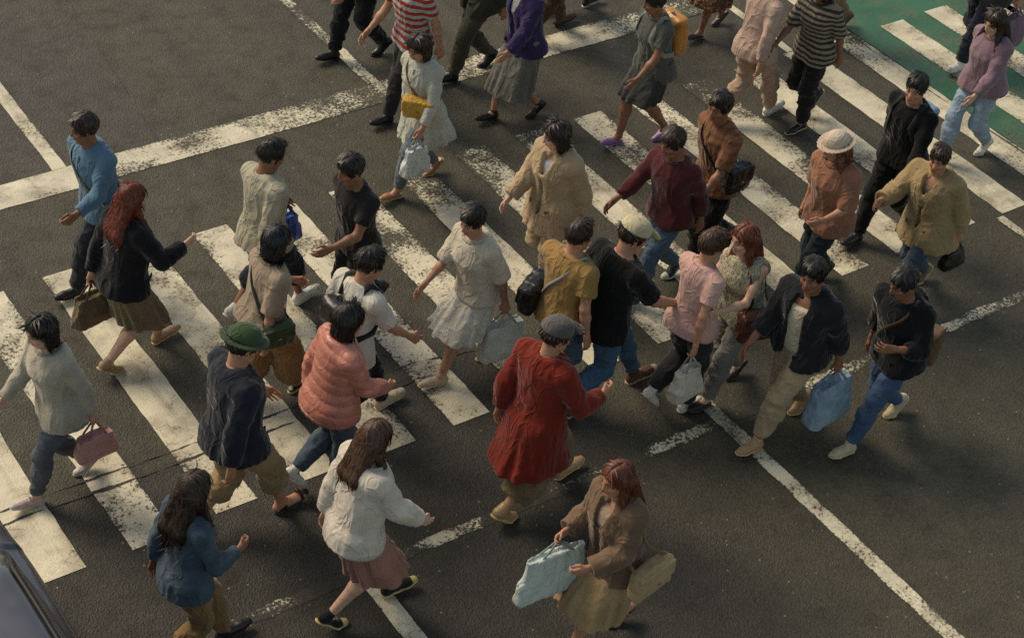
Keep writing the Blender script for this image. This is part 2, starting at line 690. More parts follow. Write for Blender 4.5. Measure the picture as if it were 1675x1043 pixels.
    def arm(self, s, off, frac=2.0, k=.03, flare=0.0):
        """upper arm and forearm down to frac (1 = elbow, 2 = wrist)"""
        a = self.arms[s]
        w = (1.0 if self.sex == 'm' else .88) * self.build
        sh, el, wr = a['sh'], a['elb'], a['wri']
        out = []
        m = .55 * el + .45 * sh
        if frac <= 1:
            e = sh + (el - sh) * frac
            out.append(cone(sh, e, .05 * w + off, .043 * w + off + flare, k, end=True))
            return out
        out += [cone(sh, m, .051 * w + off, .045 * w + off, k), cone(m, el, .045 * w + off, .038 * w + off, k)]
        fm = el + .3 * (wr - el)
        e = el + (wr - el) * (frac - 1)
        out.append(cone(el, fm, .038 * w + off, .040 * w + off, k))
        out.append(cone(fm, e, .040 * w + off, .0265 * w + off + flare, k, end=frac < 2))
        return out

    def leg(self, s, off, frac=2.0, k=.03, tab=None, lowoff=None):
        l = self.legs[s]
        w = self.build
        hp, kn, an = l['hip'], l['knee'], l['ank']
        lo = off if lowoff is None else lowoff
        m = .5 * (hp + kn)
        out = []
        if frac <= 1:
            e = hp + (kn - hp) * frac
            out.append(cone(hp, e, .088 * w + off, .07 * w + lo, k, end=True))
            return out
        out += [cone(hp, m, .088 * w + off, .074 * w + off, k), cone(m, kn, .074 * w + off, .055 * w + .5 * (off + lo), k)]
        back = unit(np.cross(V3(0, 1, 0), an - kn))
        cm = kn + .33 * (an - kn) - .012 * V3(abs(back[0]), 0, 0)
        e = kn + (an - kn) * (frac - 1)
        out.append(cone(kn, cm, .053 * w + .5 * (off + lo), .055 * w + lo, k))
        out.append(cone(cm, e, .055 * w + lo, (.034 if lo < .03 else .040) * w + lo, k, end=True if frac < 2 else None))
        return out

    def hand(self, s):
        a = self.arms[s]
        d = unit(a['wri'] - a['elb'])
        c = a['curl']
        med = unit(V3(-.15, -s, 0) - (V3(-.15, -s, 0) @ d) * d)       # palm faces the body
        if a['thumb'] is not None:
            t = unit(V3(a['thumb']) - (V3(a['thumb']) @ d) * d)
            med = unit(np.cross(t, d) * s)
        th = unit(np.cross(d, med)) * s
        if a['thumb'] is None and th[0] < 0:
            th = -th
        w = a['wri']
        g = .93 if self.sex == 'f' else 1.03
        P = lambda x, y, z: w + g * (x * d + y * th + z * med)
        pr = []
        K = [(.092, .031), (.097, .011), (.093, -.009), (.084, -.027)]
        LN = [.066, .075, .069, .053]
        for (kx, ky) in K:
            pr.append(cone(P(.0, ky * .45, 0), P(kx - .004, ky, 0), .0165 * g, .0125 * g, .014))
        pr.append(cone(P(-.03, 0, 0), P(.012, 0, 0), .0245 * g, .021 * g, .02, squash=(med, 1.25)))
        for i, ((kx, ky), ln) in enumerate(zip(K, LN)):
            p = P(kx, ky, 0)
            ang = c * (.45 + .1 * i)
            r0 = (.0082, .0084, .0081, .0073)[i] * g
            for j, fr in enumerate((.45, .31, .24)):
                dirv = math.cos(ang) * d + math.sin(ang) * med + (ky * 3.2) * th * (1.15 - min(1, c))
                q = p + g * ln * fr * unit(dirv)
                pr.append(cone(p, q, r0 * (1 - .1 * j), r0 * (.92 - .1 * j), .005))
                p = q
                ang += c * (.75 if j == 0 else .6)
        b0, b1 = P(.022, .020, .004), P(.050, .047, .016)
        b2 = P(.076, .052 - .012 * c, .024 + .008 * c)
        b3 = P(.098, .049 - .022 * c, .030 + .012 * c)
        pr += [cone(b0, b1, .0155 * g, .0115 * g, .012), cone(b1, b2, .0105 * g, .0095 * g, .004), cone(b2, b3, .0095 * g, .0075 * g, .004)]
        return pr

    def head(self):
        M = self.Rh.T
        f = .97 if self.sex == 'f' else 1.03
        H = lambda a, b, c: self.hp(a, b, c)
        pr = [ell(H(-.012, 0, .03), M, V3(.098, .077, .09) * (1, 1, 1), .02),
              ell(H(.026, 0, -.042), M, V3(.068, .058 * f, .076), .03),
              cone(H(.055, .018, -.098), H(.055, -.018, -.098), .02 * f, .02 * f, .03),
              cone(H(-.0, .052, -.055), H(.045, .022, -.098), .02, .018 * f, .03),
              cone(H(-.0, -.052, -.055), H(.045, -.022, -.098), .02, .018 * f, .03),
              cone(H(.082, .012, .024), H(.062, .052, .02), .0125 * f, .012, .015),
              cone(H(.082, -.012, .024), H(.062, -.052, .02), .0125 * f, .012, .015),
              ell(H(.058, .042, -.03), M, V3(.026, .024, .022), .02),
              ell(H(.058, -.042, -.03), M, V3(.026, .024, .022), .02)]
        for s in (1, -1):
            pr.append(ell(H(.096, s * .033, .001), M, V3(.017, .019, .012), .012, op='sub'))
            pr.append(ell(H(.078, s * .033, .001), M, V3(.0125, .0135, .0115), .003))
        pr += [cone(H(.088, 0, .012), H(.107, 0, -.034), .0085, .0125, .012),
               cone(H(.092, .013, -.036), H(.092, -.013, -.036), .009, .009, .008),
               ell(H(.084, 0, -.064), M, V3(.0155, .024, .008), .006),
               ell(H(.080, 0, -.076), M, V3(.0165, .021, .008), .006)]
        for s in (1, -1):
            ea = np.array([unit(M[0] * .9 - s * M[1] * .0), unit(M[1] + s * .35 * -M[0]), M[2]])
            pr.append(ell(H(-.012, s * .078, -.004), ea, V3(.019, .009, .032), .006))
            pr.append(ell(H(-.010, s * .088, .0), M, V3(.009, .008, .016), .004, op='sub'))
        nb = self.tp(V3(-.012, 0, .50))
        r = .057 if self.sex == 'm' else .049
        pr += [cone(nb, H(-.022, 0, -.075), r + .006, r, .03), cone(self.tp(V3(.02, 0, .53)), H(.0, 0, -.07), r * .72, r * .8, .03)]
        return pr


SEED = [0]


def wrinkle(v, nrm, amp, scale, seed, floor=-.3):
    """folds of cloth: stretched ridged noise pushed along the normals"""
    p = v * np.array(scale)
    w = vnoise(p + .9 * np.stack([vnoise(p * .6, seed + 5), vnoise(p * .6, seed + 6), vnoise(p * .6, seed + 7)], 1), seed)
    r = 1 - 2.1 * np.abs(w) ** .72
    w2 = vnoise(p * 2.4 + .5 * w[:, None], seed + 11)
    r = .72 * r + .28 * (1 - 2.2 * np.abs(w2) ** .8)
    return v + nrm * (amp * np.clip(r, floor, 1.2))[:, None]


def cloth(name, prims, cuts, mat, parent, sc, h=.011, amp=.008, scale=(9, 9, 7), label=None, quilt=None, fig=None, calm=None):
    v, q = surface(prims, cuts, h)
    if len(v) == 0:
        return None
    SEED[0] += 17
    nrm = normals(v, q)
    if quilt is not None:
        z = (v - fig.pel) @ fig.R[:, 2]
        v = v + nrm * (.009 * np.abs(np.sin(math.pi * z / quilt)) ** .6)[:, None]
    w = wrinkle(v, nrm, amp, scale, SEED[0])
    if calm is not None:
        z = (v - fig.pel) @ fig.R[:, 2]
        t = np.clip((calm - z) / .2, 0, 1)[:, None]
        w = v + (w - v) * t
    v = w
    return link(name, mesh_from(name, v * sc, q, mat), parent, label=label)


def ribbon(name, pts, nrms, width, thick, mat, parent=None, **props):
    """flat strap along points, with the strap's outward direction at each"""
    pts = np.asarray(pts, float)
    nrms = np.asarray(nrms, float)
    t = np.gradient(pts, axis=0)
    t /= np.linalg.norm(t, axis=1)[:, None] + 1e-9
    sd = np.cross(t, nrms)
    sd /= np.linalg.norm(sd, axis=1)[:, None] + 1e-9
    out = np.cross(sd, t)
    rows = [pts + sd * width / 2 + out * thick / 2, pts - sd * width / 2 + out * thick / 2, pts - sd * width / 2 - out * thick / 2, pts + sd * width / 2 - out * thick / 2]
    n = len(pts)
    v = np.concatenate(rows)
    q = []
    for a in range(4):
        b = (a + 1) % 4
        for i in range(n - 1):
            q.append((a * n + i, b * n + i, b * n + i + 1, a * n + i + 1))
    q += [(3 * n, 2 * n, n, 0), (n - 1, 2 * n - 1, 3 * n - 1, 4 * n - 1)]
    return link(name, mesh_from(name, v, np.array(q), mat), parent, **props)


def tubes(name, chains, r, mat, parent=None, sc=1.0, h=None, **props):
    pr = []
    for ch in chains:
        for a, b in zip(ch[:-1], ch[1:]):
            pr.append(cone(a, b, r, r, r * .5))
    v, q = surface(pr, (), h or r * .62)
    return link(name, mesh_from(name, v * sc, q, mat), parent, **props)


def arc(a, b, rise, n=9, side=V3(0, 0, 1)):
    a, b = V3(a), V3(b)
    return [a + (b - a) * t + side * rise * math.sin(math.pi * t) for t in np.linspace(0, 1, n)]


def make_shoes(F, P, sc, spec, skincol):
    kind, col, solecol = spec
    w = (1.0 if F.sex == 'm' else .9)
    for s in (1, -1):
        l = F.legs[s]
        an, fd, up = l['ank'], l['fd'], l['up']
        lat = V3(0, 1, 0)
        heel = an - .05 * fd - .085 * up
        ball = an + .125 * fd - .085 * up
        bent = fd[2] < -.2
        tf = unit(V3(fd[0], 0, 0)) if bent and ball[2] < .03 else fd
        tu = V3(0, 0, 1) if tf is not fd else up
        toe = ball + .075 * tf
        A = lambda d, h: heel + d * fd + h * up
        low = kind in ('flat', 'sandal')
        pr = [cone(A(.012, .045), A(.10, .042), .036 * w, .034 * w, .02),
              cone(A(.10, .042), ball + .03 * tu, .034 * w, .034 * w, .03, squash=(up, 1.15)),
              cone(ball + .03 * tu - .01 * fd, toe + .022 * tu - .02 * tf, .041 * w, .03 * w, .03, squash=(tu, 1.25))]
        if kind in ('sneaker', 'boot', 'shoe'):
            pr.append(cone(A(.03, .05), an + .015 * up + (.06 if kind == 'boot' else 0) * up, .04 * w, .042 * w, .03))
        cuts = []
        fp, fn_ = heel + .012 * up, up
        tp_, tn_ = ball + .012 * tu, tu

        def under(X, Y, Z, fp=fp, fn_=fn_, tp_=tp_, tn_=tn_):
            a = -((X - fp[0]) * fn_[0] + (Y - fp[1]) * fn_[1] + (Z - fp[2]) * fn_[2])
            b = -((X - tp_[0]) * tn_[0] + (Y - tp_[1]) * tn_[1] + (Z - tp_[2]) * tn_[2])
            return np.maximum(a, b) if True else a
        cuts.append(under)
        if kind == 'flat':
            cuts.append(plane(A(.06, .05), unit(up - .12 * fd)))
        mat = fabric(col, 'leather' if kind in ('shoe', 'flat', 'boot', 'sandal') else 'cotton')
        if kind == 'sandal':
            bands = []
            for d0, hh in ((.06, .058), (.115, .042)):
                c0 = A(d0, 0) if d0 < .1 else ball + .02 * fd
                c0 = c0 + (.03 * up)
                bands.append([c0 + lat * .044 * w - .02 * up, c0 + lat * .03 * w + .022 * up, c0 + .033 * up, c0 - lat * .03 * w + .022 * up, c0 - lat * .044 * w - .02 * up])
            straps = [surface([cone(a, b, .011, .011, .006) for a, b in zip(bd[:-1], bd[1:])], [under], .006) for bd in bands]
        else:
            v, q = surface(pr, cuts, .0075)
            so = link('shoe', mesh_from('shoe', v * sc, q, mat), P)
        # sole: the same plan, a flat slab
        t = .012
        spr = [cone(A(.01, .011), A(.11, .011), .042 * w, .039 * w, .02, squash=(up, 3.4)),
               cone(A(.10, .011), ball + .010 * tu, .039 * w, .047 * w, .02, squash=(up, 3.8)),
               cone(ball + .010 * tu, toe + .010 * tu - .02 * tf, .047 * w, .037 * w, .02, squash=(tu, 3.8))]
        v, q = surface(spr, (), .006)
        if kind == 'sandal':
            so = link('sandal', mesh_from('sandal', v * sc, q, plain('rubber', solecol, .7)), P)
            for v, q in straps:
                link('strap', mesh_from('strap', v * sc, q, mat), so)
        else:
            if kind == 'sneaker':
                ch = []
                for d0, hh in ((.085, .090), (.108, .078), (.130, .066)):
                    c0 = A(d0, hh)
                    ch.append([c0 + lat * .021 - .008 * up, c0 + .002 * up, c0 - lat * .021 - .008 * up])
                v2, q2 = surface([cone(a, b, .0042, .0042, .003) for c_ in ch for a, b in zip(c_[:-1], c_[1:])] + [cone(A(.085, .088), A(.130, .064), .004, .004, .003)], (), .0034)
                v3, q3 = surface([cone(ball + .03 * tu - .01 * fd, toe + .022 * tu - .02 * tf, .0435 * w, .0335 * w, .03, squash=(tu, 1.2))], [under, plane(ball + .036 * tf, -tf)], .0062)
                link('toe_cap', mesh_from('toe_cap', v3 * sc, q3, plain('rubber', tuple(int(k * .92) for k in solecol), .6)), so)
                link('laces', mesh_from('laces', v2 * sc, q2, fabric(solecol if sum(col) < 330 else (120, 112, 104), 'cotton')), so)
            link('sole', mesh_from('sole', v * sc, q, plain('rubber', solecol, .7)), so)


def bare_feet(F, pr):
    for s in (1, -1):
        l = F.legs[s]
        an, fd, up = l['ank'], l['fd'], l['up']
        lat = V3(0, 1, 0)
        heel = an - .045 * fd - .07 * up
        ball = an + .12 * fd - .066 * up
        tf = unit(V3(fd[0], 0, 0)) if fd[2] < -.2 and ball[2] < .05 else fd
        pr.append(cone(heel + .028 * up, an, .03, .034, .02))
        pr.append(cone(an - .02 * up, ball, .032, .02, .03))
        for k in range(5):
            off = (-.03 + .0145 * k) * s * -1
            base = ball + lat * off
            ln = (.052, .05, .046, .04, .034)[k]
            pr.append(cone(an + .04 * fd - .055 * up + lat * off * .6, base - .004 * up, .017, .0135, .02))
            pr.append(cone(base - .004 * up, base + ln * tf - .006 * up, .0125 if k == 0 else .0095, .011 if k == 0 else .0075, .005))


HAIRCUT = dict()


def make_hair(F, P, sc, style, col, hat=False):
    H = F.hp
    M = F.Rh.T
    cuts = []
    pr = []
    # scalp cap: skull plus 12-16 mm, cut away at the hairline
    th = .014 if style in ('short', 'crop') else .018
    capp = ell(H(-.016, 0, .034), M, V3(.103 + th * .7, .080 + th * .55, .093 + th * .8), .02)
    hl = plane(H(.0, 0, 0) + F.Rh @ (V3(.85, 0, -.53) * .040), F.Rh @ V3(.85, 0, -.53))
    nape = plane(H(0, 0, -.085 if style in ('short', 'crop', 'bun', 'pony') else -.3), F.Rh @ V3(0, 0, -1))
    base_fn = capp.fn

    def cap(X, Y, Z):
        return np.maximum(np.maximum(base_fn(X, Y, Z), hl(X, Y, Z)), nape(X, Y, Z))
    pr.append(Prim(cap, capp.lo, capp.hi, .012))
    if hat:
        cuts.append(plane(H(0, 0, .058), F.Rh @ V3(0, 0, 1)))
    back = -F.Rh[:, 0]
    if style == 'short':
        pr.append(ell(H(.035, .012, .112), M, V3(.06, .055, .026), .03))
        pr.append(ell(H(-.02, -.03, .118), M, V3(.06, .04, .022), .03))
    if style == 'bob':
        for s in (1, -1):
            pr.append(cone(H(-.02, s * .07, .03), H(-.005, s * .078, -.095), .04, .034, .03, squash=(M[1], 1.35)))
        pr.append(cone(H(-.075, 0, .02), H(-.07, 0, -.1), .062, .05, .04))
        pr.append(cone(H(-.06, .05, .0), H(-.05, .055, -.1), .045, .04, .04))
        pr.append(cone(H(-.06, -.05, .0), H(-.05, -.055, -.1), .045, .04, .04))
    if style == 'long':
        a = H(-.07, 0, -.02)
        b, nb = F.ts(.44, math.pi, .015)
        c, nc = F.ts(.27, math.pi, .012)
        for dy in (-.055, 0, .055):
            o = F.Rh @ V3(0, dy, 0)
            pr.append(cone(a + o, b + o * 1.15 + .01 * nb, .05, .042, .04))
            pr.append(cone(b + o * 1.15 + .01 * nb, c + o * (.9 + .3 * random.random()), .042, .022, .04, squash=(nc, 1.4)))
        for s in (1, -1):
            pr.append(cone(H(-.015, s * .074, .02), H(.0, s * .078, -.1), .034, .03, .03, squash=(M[1], 1.3)))
            e, ne = F.ts(.46, rad(90 * s + 35 * -s), .02)
            pr.append(cone(H(.0, s * .078, -.1), e, .03, .022, .03))
    if style == 'bun':
        pr.append(ell(H(-.115, 0, .075), M, V3(.045, .05, .045), .015))
    if style == 'pony':
        pr.append(ell(H(-.118, 0, .05), M, V3(.03, .026, .026), .01))
        c, nc = F.ts(.36, math.pi, .05)
        m = H(-.155, 0, -.01)
        pr.append(cone(H(-.12, 0, .05), m, .022, .03, .02))
        pr.append(cone(m, c, .032, .012, .02))
    if style in ('long', 'bob'):
        pts_ = [H(.085, .012, .085), H(.05, .012, .121), H(0, .012, .136), H(-.05, .012, .132)]
        for a_, b_ in zip(pts_[:-1], pts_[1:]):
            pr.append(cone(a_, b_, .008, .008, .006, op='sub'))
    v, q = surface(pr, cuts, .0085)
    nrm = normals(v, q)
    loc = (v - H(-.02, 0, .03)) @ F.Rh
    az = np.arctan2(loc[:, 1], -loc[:, 0])
    crown = V3(-.03, .01, .12)
    rel = loc - crown
    az = np.arctan2(rel[:, 1], rel[:, 0])
    dist = np.linalg.norm(rel, axis=1)
    st = np.stack([np.cos(az) * 2.6, np.sin(az) * 2.6, dist * 3.0 + SEED[0] * 7.7], 1)
    lower = np.clip((-loc[:, 2]) / .06, 0, 1)[:, None]          # below the ears the strands hang straight
    st = st * (1 - lower) + lower * np.stack([loc[:, 1] * 26, loc[:, 0] * 26, loc[:, 2] * 1.4 + SEED[0] * 7.7], 1)
    SEED[0] += 13
    v = v + nrm * (.004 * vnoise(st * 3.0, SEED[0]) + .002 * vnoise(st * 7, SEED[0] + 3))[:, None]
    rs = np.random.RandomState(SEED[0])
    nrm = normals(v, q)
    allv, allq, allst, base = [v], [q], [st], len(v)
    parted = style in ('long', 'bob')
    ct = H(-.03, .01, .12)
    for n, width, lift, lmul, jit in ((230, .0062, .017, 1.25, .5), (900, .0020, .012, 1.0, 1.2)):
        pick = rs.randint(0, len(v), n)
        p, nn, s0 = v[pick].copy(), nrm[pick].copy(), st[pick]
        L = rs.uniform(.018, .034, n) * (1.5 if style in ('long', 'bob', 'pony') else .85) * lmul
        k = 5
        rad_ = (p - ct) / (np.linalg.norm(p - ct, axis=1)[:, None] + 1e-6)
        flow = np.tile(V3(0, 0, -1), (n, 1)) * .5 + rad_ + rs.randn(n, 3) * .22
        if parted:
            lp = loc[pick]
            sd = np.sign(lp[:, 1] - .012)[:, None] * np.clip((lp[:, 2] - .02) / .06, 0, 1)[:, None]
            flow += 1.6 * sd * F.Rh[:, 1][None, :]
        flow -= (flow * nn).sum(1)[:, None] * nn
        flow /= np.linalg.norm(flow, axis=1)[:, None] + 1e-6
        side = np.cross(flow, nn)
        curl = rs.randn(n, 1) * .25
        rows = []
        up_ = lift * rs.rand(n) ** 2
        for j in range(k):
            t = j / (k - 1)
            c = p + (flow + side * curl * t) * (L * t * 2)[:, None] + nn * (.0022 + up_ * t - (L * t * 2) ** 2 / .19)[:, None]
            wd = width * (math.sin(math.pi * (.25 + .75 * t)) * .9 + .08)
            rows += [c + side * wd, c - side * wd]
        sv = np.stack(rows, 1).reshape(-1, 3)
        b = (np.arange(n) * 2 * k)[:, None] + base
        allq.append(np.concatenate([np.concatenate([b + 2 * j, b + 2 * j + 1, b + 2 * j + 3, b + 2 * j + 2], 1) for j in range(k - 1)]))
        allv.append(sv)
        allst.append(np.repeat(s0 + rs.randn(n, 3) * jit, 2 * k, axis=0))
        base += len(sv)
    return link('hair', mesh_from('hair', np.concatenate(allv) * sc, np.concatenate(allq), hair_mat(col), vec=np.concatenate(allst)), P)


def make_hat(F, P, sc, kind, col, brimcol):
    H = F.hp
    M = F.Rh.T
    c = H(-.014, 0, .052)
    dome = ell(c, M, V3(.122, .104, .098), .01)
    bot = plane(H(0, 0, .048), F.Rh @ V3(-.12, 0, -1))
    v, q = surface([dome], [bot], .008)
    nrm = normals(v, q)
    v = wrinkle(v, nrm, .003, (14, 14, 14), 5)
    mat = fabric(col, 'cotton')
    o = link('cap' if kind == 'cap' else 'hat', mesh_from('cap', v * sc, q, mat), P)
    if kind == 'cap':
        br = [ell(H(.125, 0, .050), np.array([unit(M[0] - .22 * M[2]), M[1], unit(M[2] + .22 * M[0])]), V3(.078, .078, .009), .01)]
    else:
        br = [ell(H(-.012, 0, .046), M, V3(.172, .155, .011), .01)]
    v, q = surface(br, (), .007)
    link('brim', mesh_from('brim', v * sc, q, fabric(brimcol, 'cotton')), o)
    return o


PEOPLE = []


def person(x, y, heading, H, label, skin='tan', hair=('short', (24, 18, 15)), top=None, bottom=None, shoes=('sneaker', (225, 220, 210), (215, 210, 200)),
           hat=None, inner=None, glasses=False, **pose):
    """builds one walker: Empty 'person' > body, hair, top, bottoms, shoes (> sole)"""
    rv = random.Random(int(x * 97 + y * 41) + 7)
    pose.setdefault('head', (rv.uniform(-22, 22), rv.uniform(4, 20), rv.uniform(-4, 4)))
    pose.setdefault('build', rv.uniform(.93, 1.08))
    pose.setdefault('side', rv.uniform(-2.5, 2.5))
    pose.setdefault('lean', rv.uniform(3, 9))
    pose.setdefault('twist', rv.uniform(6, 14))
    F = Figure(**pose)
    sc = H / 1.75
    SEED[0] += 101
    P = empty('person', (x, y, 0), rad(heading), label=label, category='person', group='people walking over the crossing')
    tone = np.array(lin(SKIN[skin]))
    ttype, tcol = top[0], top[1]
    tk = top[2] if len(top) > 2 else 'cotton'
    topt = top[3] if len(top) > 3 else {}
    btype, bcol = bottom[0], bottom[1]
    bk = bottom[2] if len(bottom) > 2 else 'cotton'
    bopt = bottom[3] if len(bottom) > 3 else {}
    sandal = shoes[0] == 'sandal'
    # ---- body
    pr = [F.torso(-.008)] + F.shoulders(-.006)
    for s in (1, -1):
        pr += F.arm(s, -.002)
        pr += F.leg(s, -.003)
    if sandal:
        bare_feet(F, pr)
    else:
        for s in (1, -1):
            l = F.legs[s]
            pr.append(cone(l['ank'], l['ank'] + .05 * l['fd'] - .04 * l['up'], .033, .028, .02))
    bv, bq = surface(pr, (), .0105)
    hv, hq = surface(F.head(), (plane(F.tp(V3(0, 0, .50)), -F.R[:, 2]),), .0056)
    parts = [(bv, bq), (hv, hq)]
    for s in (1, -1):
        parts.append(surface(F.hand(s), (), .0042))
    cols = [np.tile(tone, (len(bv), 1))]
    loc = (hv - F.hc) @ F.Rh
    hc = np.tile(tone, (len(hv), 1))
    f, l, u = loc.T
    lips = (f > .078) & (np.abs(l) < .024) & (u < -.058) & (u > -.083)
    hc[lips] = tone * (.80, .50, .50)
    cheek = np.exp(-((np.abs(l) - .045) ** 2 + (u + .03) ** 2) / .0006) * (f > .03)
    hc *= 1 + cheek[:, None] * np.array([.06, -.06, -.06])
    brow = (f > .055) & (np.abs(l) > .012) & (np.abs(l) < .055) & (np.abs(u - .026 + .0 * l) < .0055)
    hc[brow] = np.array(lin(hair[1])) * .5 + tone * .28
    for s in (1, -1):
        r2 = (l - s * .033) ** 2 + (u - .001) ** 2
        ey = (f > .074) & ((np.abs(l - s * .033) / .0125) ** 2 + ((u - .001) / .0060) ** 2 < 1)
        hc[ey] = tone * .35 + .10
        hc[ey & (r2 < .0062 ** 2)] = (.012, .009, .007)
        lash = (f > .07) & (np.abs(l - s * .033) < .016) & (np.abs(u - .0085) < .0022)
        hc[lash] = tone * .38
    cols.append(hc)
    for (v, q), s in zip(parts[2:], (1, -1)):
        cols.append(np.tile(tone * (1.0, .96, .94), (len(v), 1)))
    allv, allq, base = [], [], 0
    for v, q in parts:
        allv.append(v)
        allq.append(q + base)
        base += len(v)
    link('body', mesh_from('body', np.concatenate(allv) * sc, np.concatenate(allq), skin_mat(), col=np.concatenate(cols)), P)
    if hair:
        make_hair(F, P, sc, hair[0], hair[1], hat is not None)
    if hat:
        make_hat(F, P, sc, *hat)
    # ---- bottoms
    up = F.R[:, 2]
    waist = bopt.get('waist', .11)
    wc = plane(F.tp(V3(0, 0, waist)), up)
    if btype in ('trousers', 'jeans', 'wide', 'leggings', 'shorts'):
        o, lo = {'trousers': (.017, .026), 'jeans': (.012, .018), 'wide': (.032, .075), 'leggings': (.005, .004), 'shorts': (.026, .036)}[btype]
        fr = bopt.get('length', {'trousers': 1.94, 'jeans': 1.93, 'wide': 1.9, 'leggings': 1.9, 'shorts': 1.12}[btype])
        pr = [F.torso(.006, z0=-.09, z1=.2)]
        for s in (1, -1):
            pr += F.leg(s, o, fr, lowoff=lo)
        am = {'leggings': .002, 'jeans': .014, 'shorts': .016, 'wide': .020}.get(btype, .016)
        cloth('jeans' if bk == 'denim' and btype != 'shorts' else {'wide': 'trousers'}.get(btype, btype), pr, (wc,), fabric(bcol, bk, bopt.get('pat')), P, sc, amp=am, scale=(7, 7, 13), calm=0.0, fig=F)
    else:                                          # skirt
        hem = bopt.get('hem', -.5)
        fl = bopt.get('flare', .05)
        dx = max(abs(F.legs[1]['knee'][0] - F.legs[-1]['knee'][0]) * .5, .04)
        t = np.linspace(0, 1, 6)
        zs = hem + (0.0 - hem) * t
        mid = .5 * (F.legs[1]['knee'][0] + F.legs[-1]['knee'][0]) + .01
        low = [(z, .172 + fl * (1 - tt), .118 + (dx * .75 + fl * .6) * (1 - tt) * min(1, -hem / .42), mid * (1 - tt) * 1.2 - .014 * tt) for z, tt in zip(zs, t)]
        T = np.array(low + [r for r in F.T.tolist() if r[0] > .01])
        pr = [F.torso(.018, T=T, z1=.2, ripple=bopt.get('ripple', .07), rn=bopt.get('rn', 11))]
        if hem < -.5:
            for s in (1, -1):
                pr += F.leg(s, .03, 1.0 + min(.9, (-hem - .42) / .42) * .5)[:3]
        cloth('skirt', pr, (wc, plane(F.tp(V3(0, 0, hem)), -up)), fabric(bcol, bk, bopt.get('pat')), P, sc, amp=.010, scale=(10, 10, 4))
    # ---- top
    spec = {'tee': (.017, -.07, .62, .006), 'blouse': (.024, -.03, 1.0, .012), 'shirt': (.022, -.10, 1.86, .006), 'sweater': (.030, -.06, 1.9, .004), 'jacket': (.036, -.10, 1.9, .008),
            'puffer': (.028, -.06, 1.9, .004), 'coat': (.036, -.42, 1.9, .008), 'tank': (.012, -.04, .0, 0), 'vest': (.036, -.06, .0, 0), 'hoodie': (.034, -.08, 1.9, .004)}[ttype]
    off, hem, slv, flr = spec
    hem = topt.get('hem', hem)
    slv = topt.get('sleeve', slv)
    off = max(topt.get('off', off), .02)
    T = F.T.copy()
    rows = [r for r in T.tolist() if r[0] > .03]
    wz = topt.get('boxy', .4 if ttype in ('tee', 'blouse', 'shirt', 'tank') else .75)
    for r in rows:                                 # cloth hangs from the chest: the waist is filled out
        if r[0] < .34:
            r[1] = r[1] * (1 - wz) + max(r[1], .158 * F.build) * wz
            r[2] = r[2] * (1 - wz) + max(r[2], .115 * F.build) * wz
    fl = topt.get('flare', .012 if hem > -.2 else .05)
    dx = max(abs(F.legs[1]['knee'][0] - F.legs[-1]['knee'][0]) * .5, .04)
    low = []
    for t in np.linspace(0, 1, 5):
        z = hem + (0.0 - hem) * t
        ex = (dx * .8 if hem < -.2 else 0) * (1 - t) * min(1, -hem / .4)
        low.append([z, .186 * F.build + fl * (1 - t), .138 * F.build + (fl + ex) * (1 - t), -.014])
    T = np.array(low + rows)
    neck = topt.get('neck', .552)
    pr = [F.torso(off, T=T, z1=.56, ripple=.05 if hem < -.2 else 0.02)]
    pr += F.shoulders(off * .75)
    if btype not in ('skirt', 'leggings') and hem < -.02:
        for s in (1, -1):
            l = F.legs[s]
            pr.append(cone(l['hip'], l['hip'] + .26 * (l['knee'] - l['hip']), .088 * F.build + off + .012, .080 * F.build + off + .014, .06))
    sl = {1: [], -1: []}
    if slv > 0:
        for s in (1, -1):
            pr += F.arm(s, off * .8 + (.004 if slv <= 1 else 0), slv, flare=flr)
    cuts = [plane(F.tp(V3(0, 0, hem)), -up), plane(F.tp(V3(-.012, 0, neck)), unit(F.R @ V3(.22, 0, 1)))]
    openf = topt.get('open', ttype in ('jacket', 'coat'))
    if ttype in ('tank', 'vest'):
        for s in (1, -1):
            a = F.arms[s]
            pr.append(cone(F.tp(V3(-.012, s * (F.sw + .045), .50)), F.tp(V3(0, s * (F.sw + .05), .33)), .058, .05, .02, op='sub'))
    if openf:
        a, b = F.tp(V3(.17, 0, .50)), F.tp(V3(.18, 0, hem - .1))
        wv = topt.get('gap', .035)
        pr.append(cone(F.tp(V3(.12, 0, .53)), F.tp(V3(.15, 0, .30)), .07, wv, .008, op='sub'))
        pr.append(cone(F.tp(V3(.15, 0, .30)), F.tp(V3(.17, 0, hem - .12)), wv, wv * 1.3, .008, op='sub'))
    # collar or hood
    if ttype in ('shirt', 'jacket', 'coat', 'puffer'):
        for ph in np.arange(45, 320, 22.5):
            p0 = F.tp(V3(-.014 + .082 * math.cos(rad(ph)), .085 * math.sin(rad(ph)), .525 + .012 * -math.cos(rad(ph))))
            p1 = F.tp(V3(-.014 + .082 * math.cos(rad(ph + 22.5)), .085 * math.sin(rad(ph + 22.5)), .525 + .012 * -math.cos(rad(ph + 22.5))))
            cz = .018 if ttype == 'shirt' else .024
            pr.append(cone(p0, p1, cz, cz, .012))
        cuts.pop()
        cuts.append(plane(F.tp(V3(0, 0, .566)), unit(F.R @ V3(.3, 0, 1))))
        pr.append(cone(F.tp(V3(-.012, 0, .545)), F.tp(V3(-.008, 0, .66)), .058, .066, .01, op='sub'))
    if ttype == 'hoodie':
        cc, nn = F.ts(.50, math.pi, .02)
        pr.append(ell(cc + .01 * nn, np.array([nn, V3(0, 1, 0), unit(np.cross(nn, V3(0, 1, 0)))]), V3(.055, .12, .075), .03))
    nm = {'tee': 't_shirt', 'tank': 'tank_top', 'puffer': 'padded_jacket'}.get(ttype, ttype)
